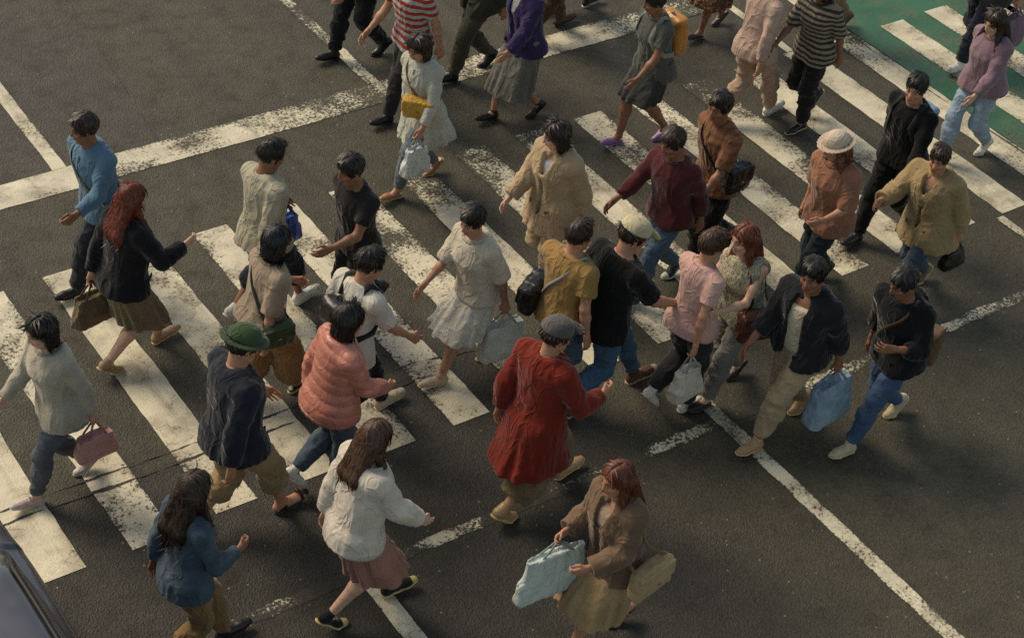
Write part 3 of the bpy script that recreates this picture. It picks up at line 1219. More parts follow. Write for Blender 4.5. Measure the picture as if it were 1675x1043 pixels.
    cloth(nm, pr, cuts, fabric(tcol, tk, topt.get('pat')), P, sc, amp=topt.get('amp', {'puffer': .004, 'tank': .004, 'sweater': .009, 'tee': .008, 'coat': .010, 'jacket': .010}.get(ttype, .009)),
          scale=topt.get('wr', (11, 11, 4.2)), quilt=.085 if ttype == 'puffer' else None, fig=F)
    if ttype in ('tee', 'sweater', 'hoodie', 'blouse'):
        ring = []
        for ph in np.linspace(0, 2 * math.pi, 21):
            z = .548 - .22 * .05 * math.cos(ph)
            a, b, o = (np.interp(z, T[:, 0], T[:, k]) for k in (1, 2, 3))
            ring.append(F.tp(V3(o + (b + off - .003) * math.cos(ph), (a + off - .003) * math.sin(ph), z - .002)))
        tubes('collar', [ring], .0085 if ttype == 'tee' else .012, fabric(tuple(int(v * .86) for v in tcol), tk), P, sc, h=.0062)
    if ttype == 'shirt':
        strip = [F.ts(z, 0, off + .002) for z in np.linspace(.50, max(hem + .03, -.05), 14)]
        ribbon('placket', [p * sc for p, _ in strip], [n_ for _, n_ in strip], .030 * sc, .006, fabric(tuple(int(v * .9) for v in tcol), tk), P)
    F.outer = (T, off)
    if ttype in ('jacket', 'coat', 'puffer', 'hoodie'):
        for s in (1, -1):
            c, n = F.ts(max(.02, hem + .1), rad(s * 42), .036 + .004)
            u = unit(F.R[:, 2] - (F.R[:, 2] @ n) * n)
            v, q = surface([rbox(c, np.array([n, np.cross(u, n), u]), V3(.008, .065, .022), .007)], (), .0075)
            link('pocket', mesh_from('pocket', v * sc, q, fabric(tuple(int(v_ * .82) for v_ in tcol), tk)), P)
    if ttype in ('sweater', 'hoodie', 'puffer') and hem > -.2:
        ring = []
        for ph in np.linspace(0, 2 * math.pi, 25):
            a, b, o = (np.interp(hem + .012, T[:, 0], T[:, k]) for k in (1, 2, 3))
            ring.append(F.tp(V3(o + (b + off - .002) * math.cos(ph), (a + off - .002) * math.sin(ph), hem + .012)))
        tubes('hem_band', [ring], .016, fabric(tuple(int(v * .84) for v in tcol), tk), P, sc, h=.009)
    if openf or inner:
        ic = inner or (205, 200, 190)
        T2 = F.T.copy()
        pr = [F.torso(.010, z0=-.05, z1=.56)] + F.shoulders(.0)
        cloth('undershirt', pr, [plane(F.tp(V3(0, 0, .0)), -up), plane(F.tp(V3(-.012, 0, .515)), unit(F.R @ V3(.5, 0, 1)))], fabric(ic, 'cotton'), P, sc, amp=.004)
    F.outer = (T, off)
    make_shoes(F, P, sc, shoes, tone)
    if glasses:
        ch = []
        for s in (1, -1):
            ring = [F.hp(.094, s * .034 + .022 * math.cos(t), .002 + .017 * math.sin(t)) for t in np.linspace(0, 2 * math.pi, 13)]
            ch += [ring, [F.hp(.09, s * .056, .006), F.hp(.0, s * .082, .01)]]
        ch.append([F.hp(.1, .012, .006), F.hp(.1, -.012, .006)])
        tubes('glasses', ch, .003, plain('glasses_frame', (20, 18, 18), .3), P, sc, h=.003)
    PEOPLE.append((x, y, label))
    return F, P, sc


# ------------------------------------------------------------------ bags (things of their own, carried by people)
def bag_root(P, label, cat):
    r = empty({'backpack': 'backpack', 'tote bag': 'tote_bag', 'handbag': 'handbag', 'shoulder bag': 'shoulder_bag', 'carrier bag': 'carrier_bag'}[cat],
              P.location, P.rotation_euler[2], label=label, category=cat, group='bags carried by the walkers')
    return r


def backpack(F, P, sc, label, col, kind='nylon', strap=(40, 40, 42), size=1.0):
    r = bag_root(P, label, 'backpack')
    c, n = F.ts(.27, math.pi, .035)
    n = unit(n * (1, 1, .6))
    u = unit(F.R[:, 2] - (F.R[:, 2] @ n) * n)
    M = np.array([n, np.cross(u, n), u])
    c = c + n * .075 * size
    pr = [rbox(c, M, V3(.07, .145, .21) * size, .055 * size, .01, .022), rbox(c + n * .075 * size - u * .06, M, V3(.03, .105, .105) * size, .026, .02, .012)]
    v, q = surface(pr, (), .010)
    v = wrinkle(v, normals(v, q), .006, (9, 9, 11), 77)
    mat = fabric(col, kind)
    link('bag_body', mesh_from('bag_body', v * sc, q, mat), r)
    sm = fabric(strap, 'cotton')
    for s in (1, -1):
        pts, ns = [], []
        path = [(.44, 180 - 28), (.50, 180 - 50), (.515, 100), (.48, 52), (.40, 42), (.30, 52), (.20, 80), (.14, 120), (.12, 150)]
        for z, ph in path:
            off = .055 if z < .47 else .035
            p, nn = F.ts(z, rad(ph) * s, off)
            if z > .49:
                p = F.tp(V3(-.012, s * .105, .50)) + F.R[:, 2] * (.072 + .006)
                nn = F.R[:, 2]
                p = p + F.R @ V3(-.04 if ph > 110 else .02, 0, -.012 if ph > 110 else 0)
            pts.append(p * sc)
            ns.append(nn)
        ribbon('strap', pts, ns, .05 * sc, .012, sm, r)
    tubes('handle', [arc(c + u * .2 * size + M[1] * .03 - n * .03, c + u * .2 * size - M[1] * .03 - n * .03, .035, 7, u)], .008, sm, r, sc)
    return r


def shoulder_bag(F, P, sc, label, col, side=-1, kind='leather', strap=None, size=(.05, .14, .10), z=.0, phi=100, drop=0, cat='shoulder bag', cross=True):
    """bag at the hip on a strap over the other shoulder (or the same one)"""
    r = bag_root(P, label, cat)
    c, n = F.ts(z, rad(phi) * side, .055)
    n = unit(n * (1, 1, 0))
    u = V3(0, 0, 1)
    M = np.array([n, np.cross(u, n), u])
    c = c + n * size[0] * .9
    pr = [rbox(c, M, V3(size), min(size) * .6, .01, .02), rbox(c + n * (size[0] + .008) + u * size[2] * .38, M, V3(.012, size[1] * .97, size[2] * .55), .011, .01)]
    v, q = surface(pr, (), .009)
    v = wrinkle(v, normals(v, q), .011, (9, 9, 9), 55 + int(abs(P.location[0] * 50)), -.5)
    link('bag_body', mesh_from('bag_body', v * sc, q, fabric(col, kind)), r)
    sm = fabric(strap or tuple(int(k * .7) for k in col), kind)
    e = size[1] * .85
    topL, topR = c + M[1] * e + u * size[2] * .9, c - M[1] * e + u * size[2] * .9
    sh = -side if cross else side
    pts, ns = [], []
    front, back = (topL, topR) if topL[0] > topR[0] else (topR, topL)
    pts.append(front)
    ns.append(n)
    if cross:
        seq = [(.10, 55 * side), (.24, 30 * side), (.36, 0), (.44, -28 * side), (.50, -48 * side)]
        bk = [(.47, 180 + 38 * side), (.36, 180 + 6 * side), (.24, 180 - 28 * side), (.10, 180 - 55 * side)]
    else:
        seq = [(.18, 70 * side), (.32, 62 * side), (.42, 58 * side), (.48, 55 * side)]
        bk = [(.46, 180 - 50 * side), (.36, 180 - 58 * side), (.2, 180 - 66 * side)]
    for zz, ph in seq:
        p, nn = F.ts(zz, rad(ph), .05 if zz < .45 else .03)
        pts.append(p)
        ns.append(nn)
    p = F.tp(V3(-.02, sh * .105, .50)) + F.R[:, 2] * .088
    pts.append(p)
    ns.append(F.R[:, 2])
    for zz, ph in bk:
        p, nn = F.ts(zz, rad(ph), .05 if zz < .45 else .04)
        pts.append(p)
        ns.append(nn)
    pts.append(back)
    ns.append(n)
    # smooth the path
    pts, ns = np.array(pts), np.array(ns)
    t = np.arange(len(pts))
    tt = np.linspace(0, len(pts) - 1, len(pts) * 4)
    pp = np.stack([np.interp(tt, t, pts[:, k]) for k in range(3)], 1)
    nn = np.stack([np.interp(tt, t, ns[:, k]) for k in range(3)], 1)
    for _ in range(4):
        pp[1:-1] = .5 * pp[1:-1] + .25 * (pp[:-2] + pp[2:])
    ribbon('strap', pp * sc, nn, .026 * sc, .006, sm, r)
    b0 = c + n * (size[0] + .026) + u * size[2] * (-.02)
    v, q = surface([rbox(b0, M, V3(.006, .016, .011), .005)], (), .0045)
    link('buckle', mesh_from('buckle', v * sc, q, plain('brass', (176, 146, 84), .3, .9)), r)
    return r


def hand_bag(F, P, sc, label, col, side=-1, kind='cotton', size=(.045, .16, .18), handle=.16, cat='tote bag', hcol=None, drop=0.0, pat=None, sag=.025):
    """open-topped bag hanging from the fist by two loops"""
    r = bag_root(P, label, cat)
    a = F.arms[side]
    d = unit(a['wri'] - a['elb'])
    g = a['wri'] + .088 * d + V3(0, -side * .018, -.006)
    u = V3(0, 0, 1)
    M = np.array([V3(0, 1, 0), V3(1, 0, 0), u])
    c = g - u * (handle + size[2] + drop)
    pr = [rbox(c, M, V3(size), min(size) * .55, .01, sag, taper=.10 if kind != 'plastic' else .16),
          rbox(c - u * size[2] * .55, M, V3(size[0] * 1.15, size[1] * 1.03, size[2] * .45), min(size) * .55, .05, sag * .6),
          rbox(c + u * (size[2] + .0), M, V3(size[0] * .72, size[1] * .90, .035), .012, .012, op='sub')]
    v, q = surface(pr, (), .0095)
    v = wrinkle(v, normals(v, q), .017 if kind != 'leather' else .006, (8, 8, 5), 91 + int(abs(P.location[0] * 50)), -.6)
    link('bag_body', mesh_from('bag_body', v * sc, q, fabric(col, kind, pat)), r)
    hm = fabric(hcol or tuple(int(k * .85) for k in col), kind)
    for s in (1, -1):
        e = c + u * size[2] * .86 + V3(0, s * size[0] * .9, 0)
        pts = []
        A, B = e + V3(size[1] * .5, 0, 0), e - V3(size[1] * .5, 0, 0)
        for t in np.linspace(0, 1, 13):
            p = A + (B - A) * t
            w = math.sin(math.pi * t) ** .55
            top = g
            pts.append(p * (1 - w) + (V3(p[0] * .25 + top[0] * .75, top[1] + s * .006, top[2])) * w)
        ribbon('handle', np.array(pts) * sc, np.tile(V3(0, s, 0), (13, 1)), .018 * sc, .005, hm, r)
    return r


# ------------------------------------------------------------------ the crowd, one walker at a time
BLK, DBR, BRN, RED_H = (24, 19, 17), (44, 30, 23), (70, 47, 33), (92, 46, 30)
WS = ('sneaker', (222, 216, 205), (205, 200, 190))
BS = ('shoe', (28, 26, 26), (40, 36, 34))
TS = ('shoe', (172, 132, 84), (196, 164, 112))

# far left, on the stop line
f = person(1.76, -.26, 186, 1.66, 'person in a light blue shirt with a silver grey bag at the far left', 'brown', ('short', DBR), ('shirt', (88, 128, 158)), ('trousers', (40, 42, 50)), BS, sex='m', lead=1, stride=.6, arms={1: (30, 10, 40, 1.2), -1: (-24, 8, 12)})
shoulder_bag(*f, 'silver grey bag on the hip of the person in light blue at the far left', (140, 140, 134), side=1, kind='nylon', size=(.06, .17, .11), cross=True)
f = person(1.50, -1.25, 8, 1.66, 'person with long auburn hair, black jacket and khaki skirt behind the pale knit walker', 'fair', ('long', (96, 40, 26)), ('jacket', (24, 25, 32), 'cotton', {'gap': .02}), ('skirt', (122, 102, 74), 'cotton', {'hem': -.44, 'flare': .03}), ('shoe', (176, 136, 92), (200, 180, 140)), inner=(198, 176, 160), sex='f', lead=1, stride=.6, arms={1: (-26, 10, 14), -1: {'to': (.42, -.22, 1.12), 'curl': .5}})
hand_bag(*f, 'khaki cloth bag carried by the auburn haired person', (112, 92, 62), side=1, size=(.05, .17, .14), cat='tote bag', handle=.12)
f = person(.54, -2.30, 184, 1.60, 'person in a pale oatmeal knit walking left beside the silver car', 'fair', ('bob', BLK), ('sweater', (182, 170, 148), 'knit', {'hem': -.12}), ('jeans', (74, 84, 96), 'denim'), ('sneaker', (206, 178, 176), (220, 212, 208)), sex='f', lead=1, stride=.56)
hand_bag(*f, 'pink handbag swinging beside the pale oatmeal knit', (204, 138, 128), side=1, kind='leather', size=(.05, .15, .11), cat='handbag', handle=.13)

f = person(2.67, -1.24, 10, 1.68, 'person in an open cream jacket over a bright blue shirt and navy shorts', 'brown', ('short', BLK), ('jacket', (178, 168, 140), 'cotton', {'gap': .05, 'flare': .03}), ('shorts', (30, 34, 46)), WS, inner=(40, 72, 160), sex='m', lead=-1, stride=.64)
hand_bag(*f, 'bright blue carrier bag held by the person in the cream jacket', (44, 78, 176), side=1, kind='plastic', size=(.03, .12, .14), cat='carrier bag', handle=.10)
f = person(2.17, -2.14, 5, 1.62, 'person in a taupe blouse and ochre trousers between the green hat and the cream jacket', 'tan', ('bob', (22, 22, 30)), ('blouse', (168, 144, 118)), ('wide', (158, 112, 58), 'cotton', {'length': 1.75}), ('flat', (26, 28, 38), (210, 190, 120)), sex='f', lead=-1, stride=.54, arms={-1: (-20, 9, 10), 1: (25, 9, 35, 1.2)})
shoulder_bag(*f, 'dark green satchel of the person in ochre trousers', (58, 78, 46), side=-1, kind='leather', size=(.04, .14, .10), z=.02, cat='shoulder bag')
person(1.38, -3.23, 6, 1.80, 'person in a dark green hat, navy jacket and khaki shorts wearing sandals', 'tan', ('short', DBR), ('jacket', (34, 38, 52), 'cotton', {'gap': .02}), ('shorts', (164, 132, 86), 'cotton', {'length': 1.05}), ('sandal', (40, 28, 22), (50, 40, 34)), hat=('hat', (58, 82, 48), (54, 76, 44)), inner=(120, 110, 100), sex='m', lead=-1, stride=.66, build=1.06)
person(.56, -4.18, 2, 1.68, 'person in a faded denim shirt with a dark red neck scarf at the bottom edge', 'brown', ('long', DBR), ('shirt', (46, 70, 92), 'denim'), ('trousers', (138, 102, 56)), BS, sex='f', lead=1, stride=.56, arms={-1: {'to': (.32, -.12, 1.02), 'curl': 1.0}, 1: (-18, 12, 14)})
person(3.24, -1.70, 182, 1.66, 'person all in dark charcoal with bare brown forearms near the crossing middle', 'brown', ('short', BLK), ('tee', (38, 35, 34)), ('trousers', (34, 33, 36)), BS, pose='mid', sex='m', lead=1, stride=.58, arms={1: (34, 8, 50), -1: (-20, 10, 18)})
f = person(2.59, -2.72, 4, 1.70, 'person in a plain white t-shirt and black trousers with a black bag at the back', 'tan', ('short', BLK), ('tee', (214, 204, 186), 'cotton', {'sleeve': .8, 'hem': -.11, 'off': .024}), ('trousers', (30, 30, 34)), ('sneaker', (188, 166, 134), (196, 184, 160)), sex='m', lead=1, stride=.68)
backpack(*f, 'black backpack on the white t-shirt', (24, 26, 26), 'nylon', size=.85)
f = person(2.14, -3.22, 3, 1.66, 'person in a salmon padded jacket and blue jeans, hair black', 'tan', ('bob', BLK), ('puffer', (206, 118, 98), 'nylon', {'hem': -.10}), ('jeans', (52, 72, 96), 'denim'), WS, pose='mid', sex='f', lead=-1, stride=.58, arms={-1: {'to': (.35, -.18, 1.0), 'curl': .8}, 1: (-20, 12, 16)})
f = person(1.70, -4.34, -6, 1.70, 'person with brown hair in a bulky cream sweater and dusty pink skirt at the bottom', 'fair', ('long', BRN), ('sweater', (214, 200, 182), 'cotton', {'off': .05, 'hem': -.12, 'boxy': 1.0}), ('skirt', (168, 112, 92), 'cotton', {'hem': -.40, 'flare': .06}), ('sneaker', (34, 34, 38), (206, 190, 120)), sex='f', lead=1, stride=.56)

# the middle of the crossing
f = person(4.74, -.26, 188, 1.62, 'person in a long off white shirt and grey blue jeans near the broad white line', 'tan', ('bob', DBR), ('shirt', (186, 184, 166), 'cotton', {'hem': -.30, 'flare': .05}), ('jeans', (84, 100, 112), 'denim'), ('flat', (168, 112, 70), (190, 160, 110)), sex='f', lead=1, stride=.62, arms={1: (18, 12, 22, 1.3), -1: (-16, 10, 16)})
shoulder_bag(*f, 'mustard yellow cross-body bag on the off white shirt', (206, 152, 40), side=1, kind='cotton', size=(.05, .15, .10), z=.15, phi=40)
hand_bag(*f, 'white plastic carrier bag in the hand of the person with the mustard bag', (208, 216, 210), side=1, kind='plastic', size=(.04, .12, .15), cat='carrier bag', handle=.09)
f = person(3.76, -2.60, 178, 1.66, 'person in a cream top and long white skirt with a white bag', 'tan', ('short', BLK), ('blouse', (206, 192, 166), 'cotton', {'off': .034}), ('skirt', (212, 206, 190), 'cotton', {'hem': -.36, 'flare': .07}), ('shoe', (186, 160, 128), (200, 184, 150)), sex='f', lead=1, stride=.6)
hand_bag(*f, 'white canvas tote in front of the white skirt', (206, 206, 190), side=1, size=(.05, .18, .17), cat='tote bag', handle=.12)
person(4.89, -1.99, 186, 1.66, 'person in a loose beige coat and beige trousers on the stripes', 'fair', ('bob', (40, 30, 28)), ('coat', (190, 158, 116), 'cotton', {'hem': -.22, 'off': .05, 'gap': .02}), ('trousers', (184, 160, 118)), TS, inner=(190, 184, 190), pose='mid', sex='f', lead=1, stride=.6)
f = person(4.13, -3.19, 4, 1.66, 'person in an ochre top and blue jeans behind the red coat', 'tan', ('short', DBR), ('tee', (166, 124, 58), 'cotton', {'off': .028}), ('jeans', (44, 84, 118), 'denim'), WS, pose='mid', sex='m', lead=1, stride=.56, arms={1: {'to': (.40, .12, 1.16), 'curl': .8}, -1: (-16, 14, 20)})
shoulder_bag(*f, 'black messenger bag of the person in the ochre top', (20, 20, 22), side=1, kind='nylon', size=(.06, .18, .12), z=.08, phi=120, strap=(150, 148, 140))
person(3.33, -4.03, 6, 1.75, 'person in a grey cap and long red coat over khaki trousers', 'tan', ('short', DBR), ('coat', (134, 32, 16), 'cotton', {'hem': -.40, 'off': .036, 'flare': .035, 'open': False}), ('wide', (120, 100, 66), 'cotton', {'length': 1.72}), TS, hat=('cap', (92, 88, 84), (52, 48, 46)), sex='m', lead=1, stride=.72, arms={-1: {'to': (.36, -.24, 1.02), 'curl': .7}, 1: (-22, 12, 20)})
person(4.40, -3.36, -4, 1.80, 'person in a black t-shirt, blue jeans and olive cap striding right', 'tan', ('short', DBR), ('tee', (15, 15, 16), 'cotton', {'off': .026, 'hem': -.11, 'sleeve': .85}), ('jeans', (40, 86, 128), 'denim', {'length': 1.88}), ('sneaker', (92, 62, 48), (170, 150, 130)), hat=('cap', (196, 180, 138), (118, 116, 58)), sex='m', lead=1, stride=.78, build=1.06, arms={-1: (34, 12, 34), 1: (-34, 10, 20)})
f = person(4.94, -3.74, 8, 1.66, 'person in a pale pink t-shirt next to the black t-shirt', 'tan', ('short', BRN), ('tee', (216, 162, 150)), ('trousers', (48, 46, 52)), WS, pose='mid', sex='f', lead=-1, stride=.6, arms={-1: (-26, 10, 16, 1.2), 1: (24, 10, 30)})
hand_bag(*f, 'off white tote hanging beside the pale pink t-shirt', (202, 190, 172), side=-1, size=(.04, .14, .15), cat='tote bag', handle=.12)
f = person(3.03, -5.36, 176, 1.66, 'person in a taupe brown coat at the bottom edge carrying a pale mint tote', 'tan', ('long', RED_H), ('coat', (122, 92, 68), 'cotton', {'hem': -.12, 'off': .05, 'boxy': 1.0}), ('skirt', (176, 140, 92), 'cotton', {'hem': -.46, 'flare': .06}), ('sandal', (150, 110, 80), (120, 96, 70)), inner=(168, 140, 120), sex='f', lead=1, stride=.56, arms={1: {'to': (.34, .16, 1.02), 'curl': 1.2}, -1: {'to': (.30, -.2, 1.02), 'curl': 1.0}})
hand_bag(*f, 'pale mint tote carried by the person in the taupe coat', (198, 212, 204), side=-1, size=(.03, .25, .20), cat='tote bag', handle=.08)
shoulder_bag(*f, 'large sand coloured shoulder bag on the near hip of the person in the taupe coat', (176, 144, 96), side=1, kind='cotton', size=(.055, .18, .12), z=-.02, phi=110, cross=False)

# far side, cut by the top edge
f = person(6.99, -.59, 182, 1.66, 'person in a grey tunic with bare legs and purple shoes near the top edge', 'brown', ('short', BLK), ('tee', (90, 92, 84), 'cotton', {'hem': -.12}), ('skirt', (64, 64, 62), 'cotton', {'hem': -.30, 'flare': .03}), ('flat', (140, 84, 158), (150, 100, 164)), sex='f', lead=-1, stride=.52)
backpack(*f, 'orange backpack on the grey tunic at the top', (206, 126, 38), 'nylon', strap=(150, 150, 130))
person(8.05, -.77, 6, 1.68, 'person in a pale pink shirt, tan belt line and cream trousers with white trainers', 'tan', ('short', DBR), ('shirt', (196, 160, 140)), ('trousers', (186, 150, 122)), WS, sex='m', lead=-1, stride=.62)
person(8.50, -1.08, 184, 1.66, 'person in a black and grey striped top and black trousers near the lane line', 'brown', ('bob', BRN), ('blouse', (58, 54, 50), 'cotton', {'pat': ('stripes', (140, 128, 110), .05), 'hem': -.10}), ('trousers', (34, 32, 34)), ('shoe', (30, 27, 27), (186, 172, 130)), pose='mid', sex='f', lead=1, stride=.56)
f = person(10.98, -.95, 188, 1.68, 'person in navy trousers and white shoes on the green lane at the top right', 'tan', ('short', BLK), ('jacket', (44, 50, 50)), ('trousers', (38, 40, 58)), WS, sex='m', lead=1, stride=.6)
hand_bag(*f, 'dusty purple tote hanging over the green lane', (128, 96, 118), side=1, size=(.05, .18, .19), cat='tote bag', handle=.12)
person(9.60, -2.21, 184, 1.64, 'person in a mauve top and pale blue jeans behind the person in black', 'fair', ('long', DBR), ('sweater', (148, 112, 128), 'knit'), ('jeans', (120, 148, 176), 'denim'), WS, sex='f', lead=-1, stride=.58)
f = person(5.26, .78, 184, 1.66, 'person in a red and white striped top behind the yellow bag, head out of view', 'tan', ('short', BLK), ('tee', (176, 178, 172), 'cotton', {'pat': ('stripes', (158, 52, 40), .07)}), ('trousers', (58, 52, 52)), BS, sex='m', lead=1, stride=.55)
f = person(6.15, .27, 180, 1.64, 'person in a purple jacket, navy leggings and a long grey skirt at the top', 'tan', ('bob', BLK), ('jacket', (58, 44, 96)), ('skirt', (112, 110, 100), 'cotton', {'hem': -.52, 'flare': .06}), BS, inner=(150, 150, 150), sex='f', lead=-1, stride=.5)
person(7.21, 1.41, 4, 1.70, 'person in rust brown trousers and brown shoes beyond the broad white line', 'brown', ('short', DBR), ('shirt', (150, 92, 62)), ('trousers', (96, 62, 44)), ('shoe', (60, 38, 28), (70, 54, 42)), sex='m', lead=1, stride=.55)
person(5.39, 1.87, 182, 1.70, 'person in black trousers at the top edge, feet by the thin lane line', 'tan', ('short', BLK), ('jacket', (44, 108, 168)), ('trousers', (32, 31, 34)), BS, sex='m', lead=-1, stride=.55)
person(8.88, .71, 186, 1.62, 'person with bare legs in a brown print dress at the broad white line', 'brown', ('long', DBR), ('tee', (100, 66, 44), 'cotton', {'pat': ('dots', (150, 112, 70), .03)}), ('skirt', (100, 66, 44), 'cotton', {'hem': -.46, 'flare': .07, 'pat': ('dots', (150, 112, 70), .03)}), ('flat', (52, 36, 30), (90, 76, 60)), sex='f', lead=1, stride=.5)
person(10.0, .10, 180, 1.70, 'person in tan trousers beside the green lane, cut by the top edge', 'tan', ('short', DBR), ('hoodie', (150, 130, 92)), ('trousers', (142, 116, 82)), ('shoe', (96, 74, 52), (120, 100, 76)), sex='m', lead=1, stride=.56)

# the right-hand half
f = person(5.72, -2.47, 186, 1.66, 'person in a maroon jumper and blue jeans leading a pair', 'brown', ('short', DBR), ('sweater', (92, 32, 36), 'knit', {'sleeve': 1.75}), ('jeans', (56, 86, 118), 'denim'), ('sneaker', (58, 66, 66), (196, 196, 186)), sex='m', lead=1, stride=.66, arms={-1: (38, 14, 26), 1: (-24, 9, 18)})
f = person(6.28, -2.36, 186, 1.72, 'person in a rust brown shirt and black trousers following the maroon jumper', 'brown', ('short', BLK), ('shirt', (142, 92, 56), 'cotton', {'sleeve': .9, 'pat': ('check', (104, 62, 40), .07)}), ('trousers', (26, 25, 27)), BS, pose='mid', sex='m', lead=-1, stride=.62)
shoulder_bag(*f, 'black sling bag on the rust brown shirt', (18, 18, 19), side=1, kind='nylon', size=(.05, .13, .13), z=.12, phi=85)
person(6.89, -3.11, 184, 1.66, 'person with a cream bucket hat, terracotta top and dark teal trousers', 'tan', ('long', (104, 68, 48)), ('blouse', (166, 106, 76), 'cotton', {'off': .04, 'hem': -.12, 'boxy': .9}), ('trousers', (30, 42, 50)), BS, hat=('hat', (206, 182, 158), (202, 176, 152)), sex='f', lead=1, stride=.58, arms={1: {'to': (.34, .2, 1.02), 'curl': .9}, -1: (-16, 12, 30)})
f = person(5.41, -3.76, 188, 1.66, 'person with long red brown hair and a shaggy cream vest reaching forward', 'fair', ('long', (104, 52, 36)), ('vest', (188, 178, 142), 'fur', {'amp': .014}), ('trousers', (128, 124, 114)), ('flat', (44, 34, 30), (70, 60, 50)), sex='f', lead=1, stride=.56, arms={1: {'to': (.46, .13, 1.13), 'curl': .4}, -1: {'to': (.44, -.10, 1.10), 'curl': .5}})
shoulder_bag(*f, 'chestnut leather bag on the side of the shaggy cream vest', (98, 44, 28), side=1, kind='leather', size=(.06, .16, .13), z=.03, phi=70, cross=False)
f = person(5.52, -4.33, 186, 1.72, 'person in an open black jacket over cream, tan trousers, carrying a washed denim tote', 'brown', ('short', BLK), ('jacket', (32, 33, 37), 'cotton', {'sleeve': 1.6, 'gap': .075, 'hem': -.06}), ('trousers', (172, 146, 108), 'cotton', {'length': 1.85}), TS, inner=(204, 190, 160), sex='m', lead=1, stride=.7)
hand_bag(*f, 'washed blue denim tote at the back of the tan trousers', (112, 146, 176), side=1, kind='denim', size=(.06, .19, .20), cat='tote bag', handle=.10)
f = person(6.15, -4.72, 184, 1.70, 'person dressed in black with blue jeans, rightmost below the worn line', 'brown', ('short', (30, 29, 31)), ('hoodie', (20, 21, 26), 'cotton', {'sleeve': 1.6}), ('jeans', (40, 74, 122), 'denim'), ('sneaker', (196, 176, 146), (200, 180, 140)), sex='m', lead=1, stride=.74, arms={1: {'to': (.30, .16, 1.10), 'curl': .9}, -1: (-20, 10, 18)})
shoulder_bag(*f, 'brown leather bag behind the person dressed in black', (112, 80, 50), side=-1, kind='leather', size=(.07, .22, .17), z=-.06, phi=158)
f = person(7.62, -3.55, 186, 1.58, 'person in a loose tan jacket and dark jeans with one arm held out', 'tan', ('short', DBR), ('jacket', (166, 136, 88), 'cotton', {'hem': -.20, 'off': .05, 'gap': .02}), ('jeans', (48, 66, 90), 'denim'), ('sneaker', (128, 108, 92), (206, 180, 110)), inner=(120, 104, 84), sex='m', lead=1, stride=.66, arms={-1: {'to': (.46, -.26, 1.10), 'curl': .6}, 1: (-22, 12, 14, 1.2)})
hand_bag(*f, 'small black handbag with a ring beside the loose tan jacket', (18, 18, 17), side=1, kind='leather', size=(.04, .13, .10), cat='handbag', handle=.10)
f = person(8.03, -2.78, 188, 1.72, 'person in a black long sleeved top and black trousers, arm swung forward', 'tan', ('short', (20, 26, 24)), ('sweater', (13, 13, 14), 'cotton', {'off': .024}), ('trousers', (20, 20, 22)), BS, sex='m', lead=-1, stride=.62, arms={1: (30, 16, 10), -1: (-18, 10, 12)})
backpack(*f, 'light blue backpack on the black long sleeved top', (112, 148, 186), 'nylon', size=.8)

# more of the throng along the top edge
person(6.21, 1.10, 178, 1.68, 'person in olive green trousers and a dark olive jacket at the top edge', 'tan', ('short', DBR), ('jacket', (66, 66, 50)), ('trousers', (82, 78, 58)), BS, sex='m', lead=1, stride=.56)
person(7.72, 1.72, 4, 1.66, 'person in teal trousers at the top edge beyond the broad white line', 'fair', ('bob', DBR), ('sweater', (120, 110, 96), 'knit'), ('trousers', (48, 78, 80)), ('sneaker', (60, 58, 58), (200, 196, 188)), sex='f', lead=-1, stride=.52)

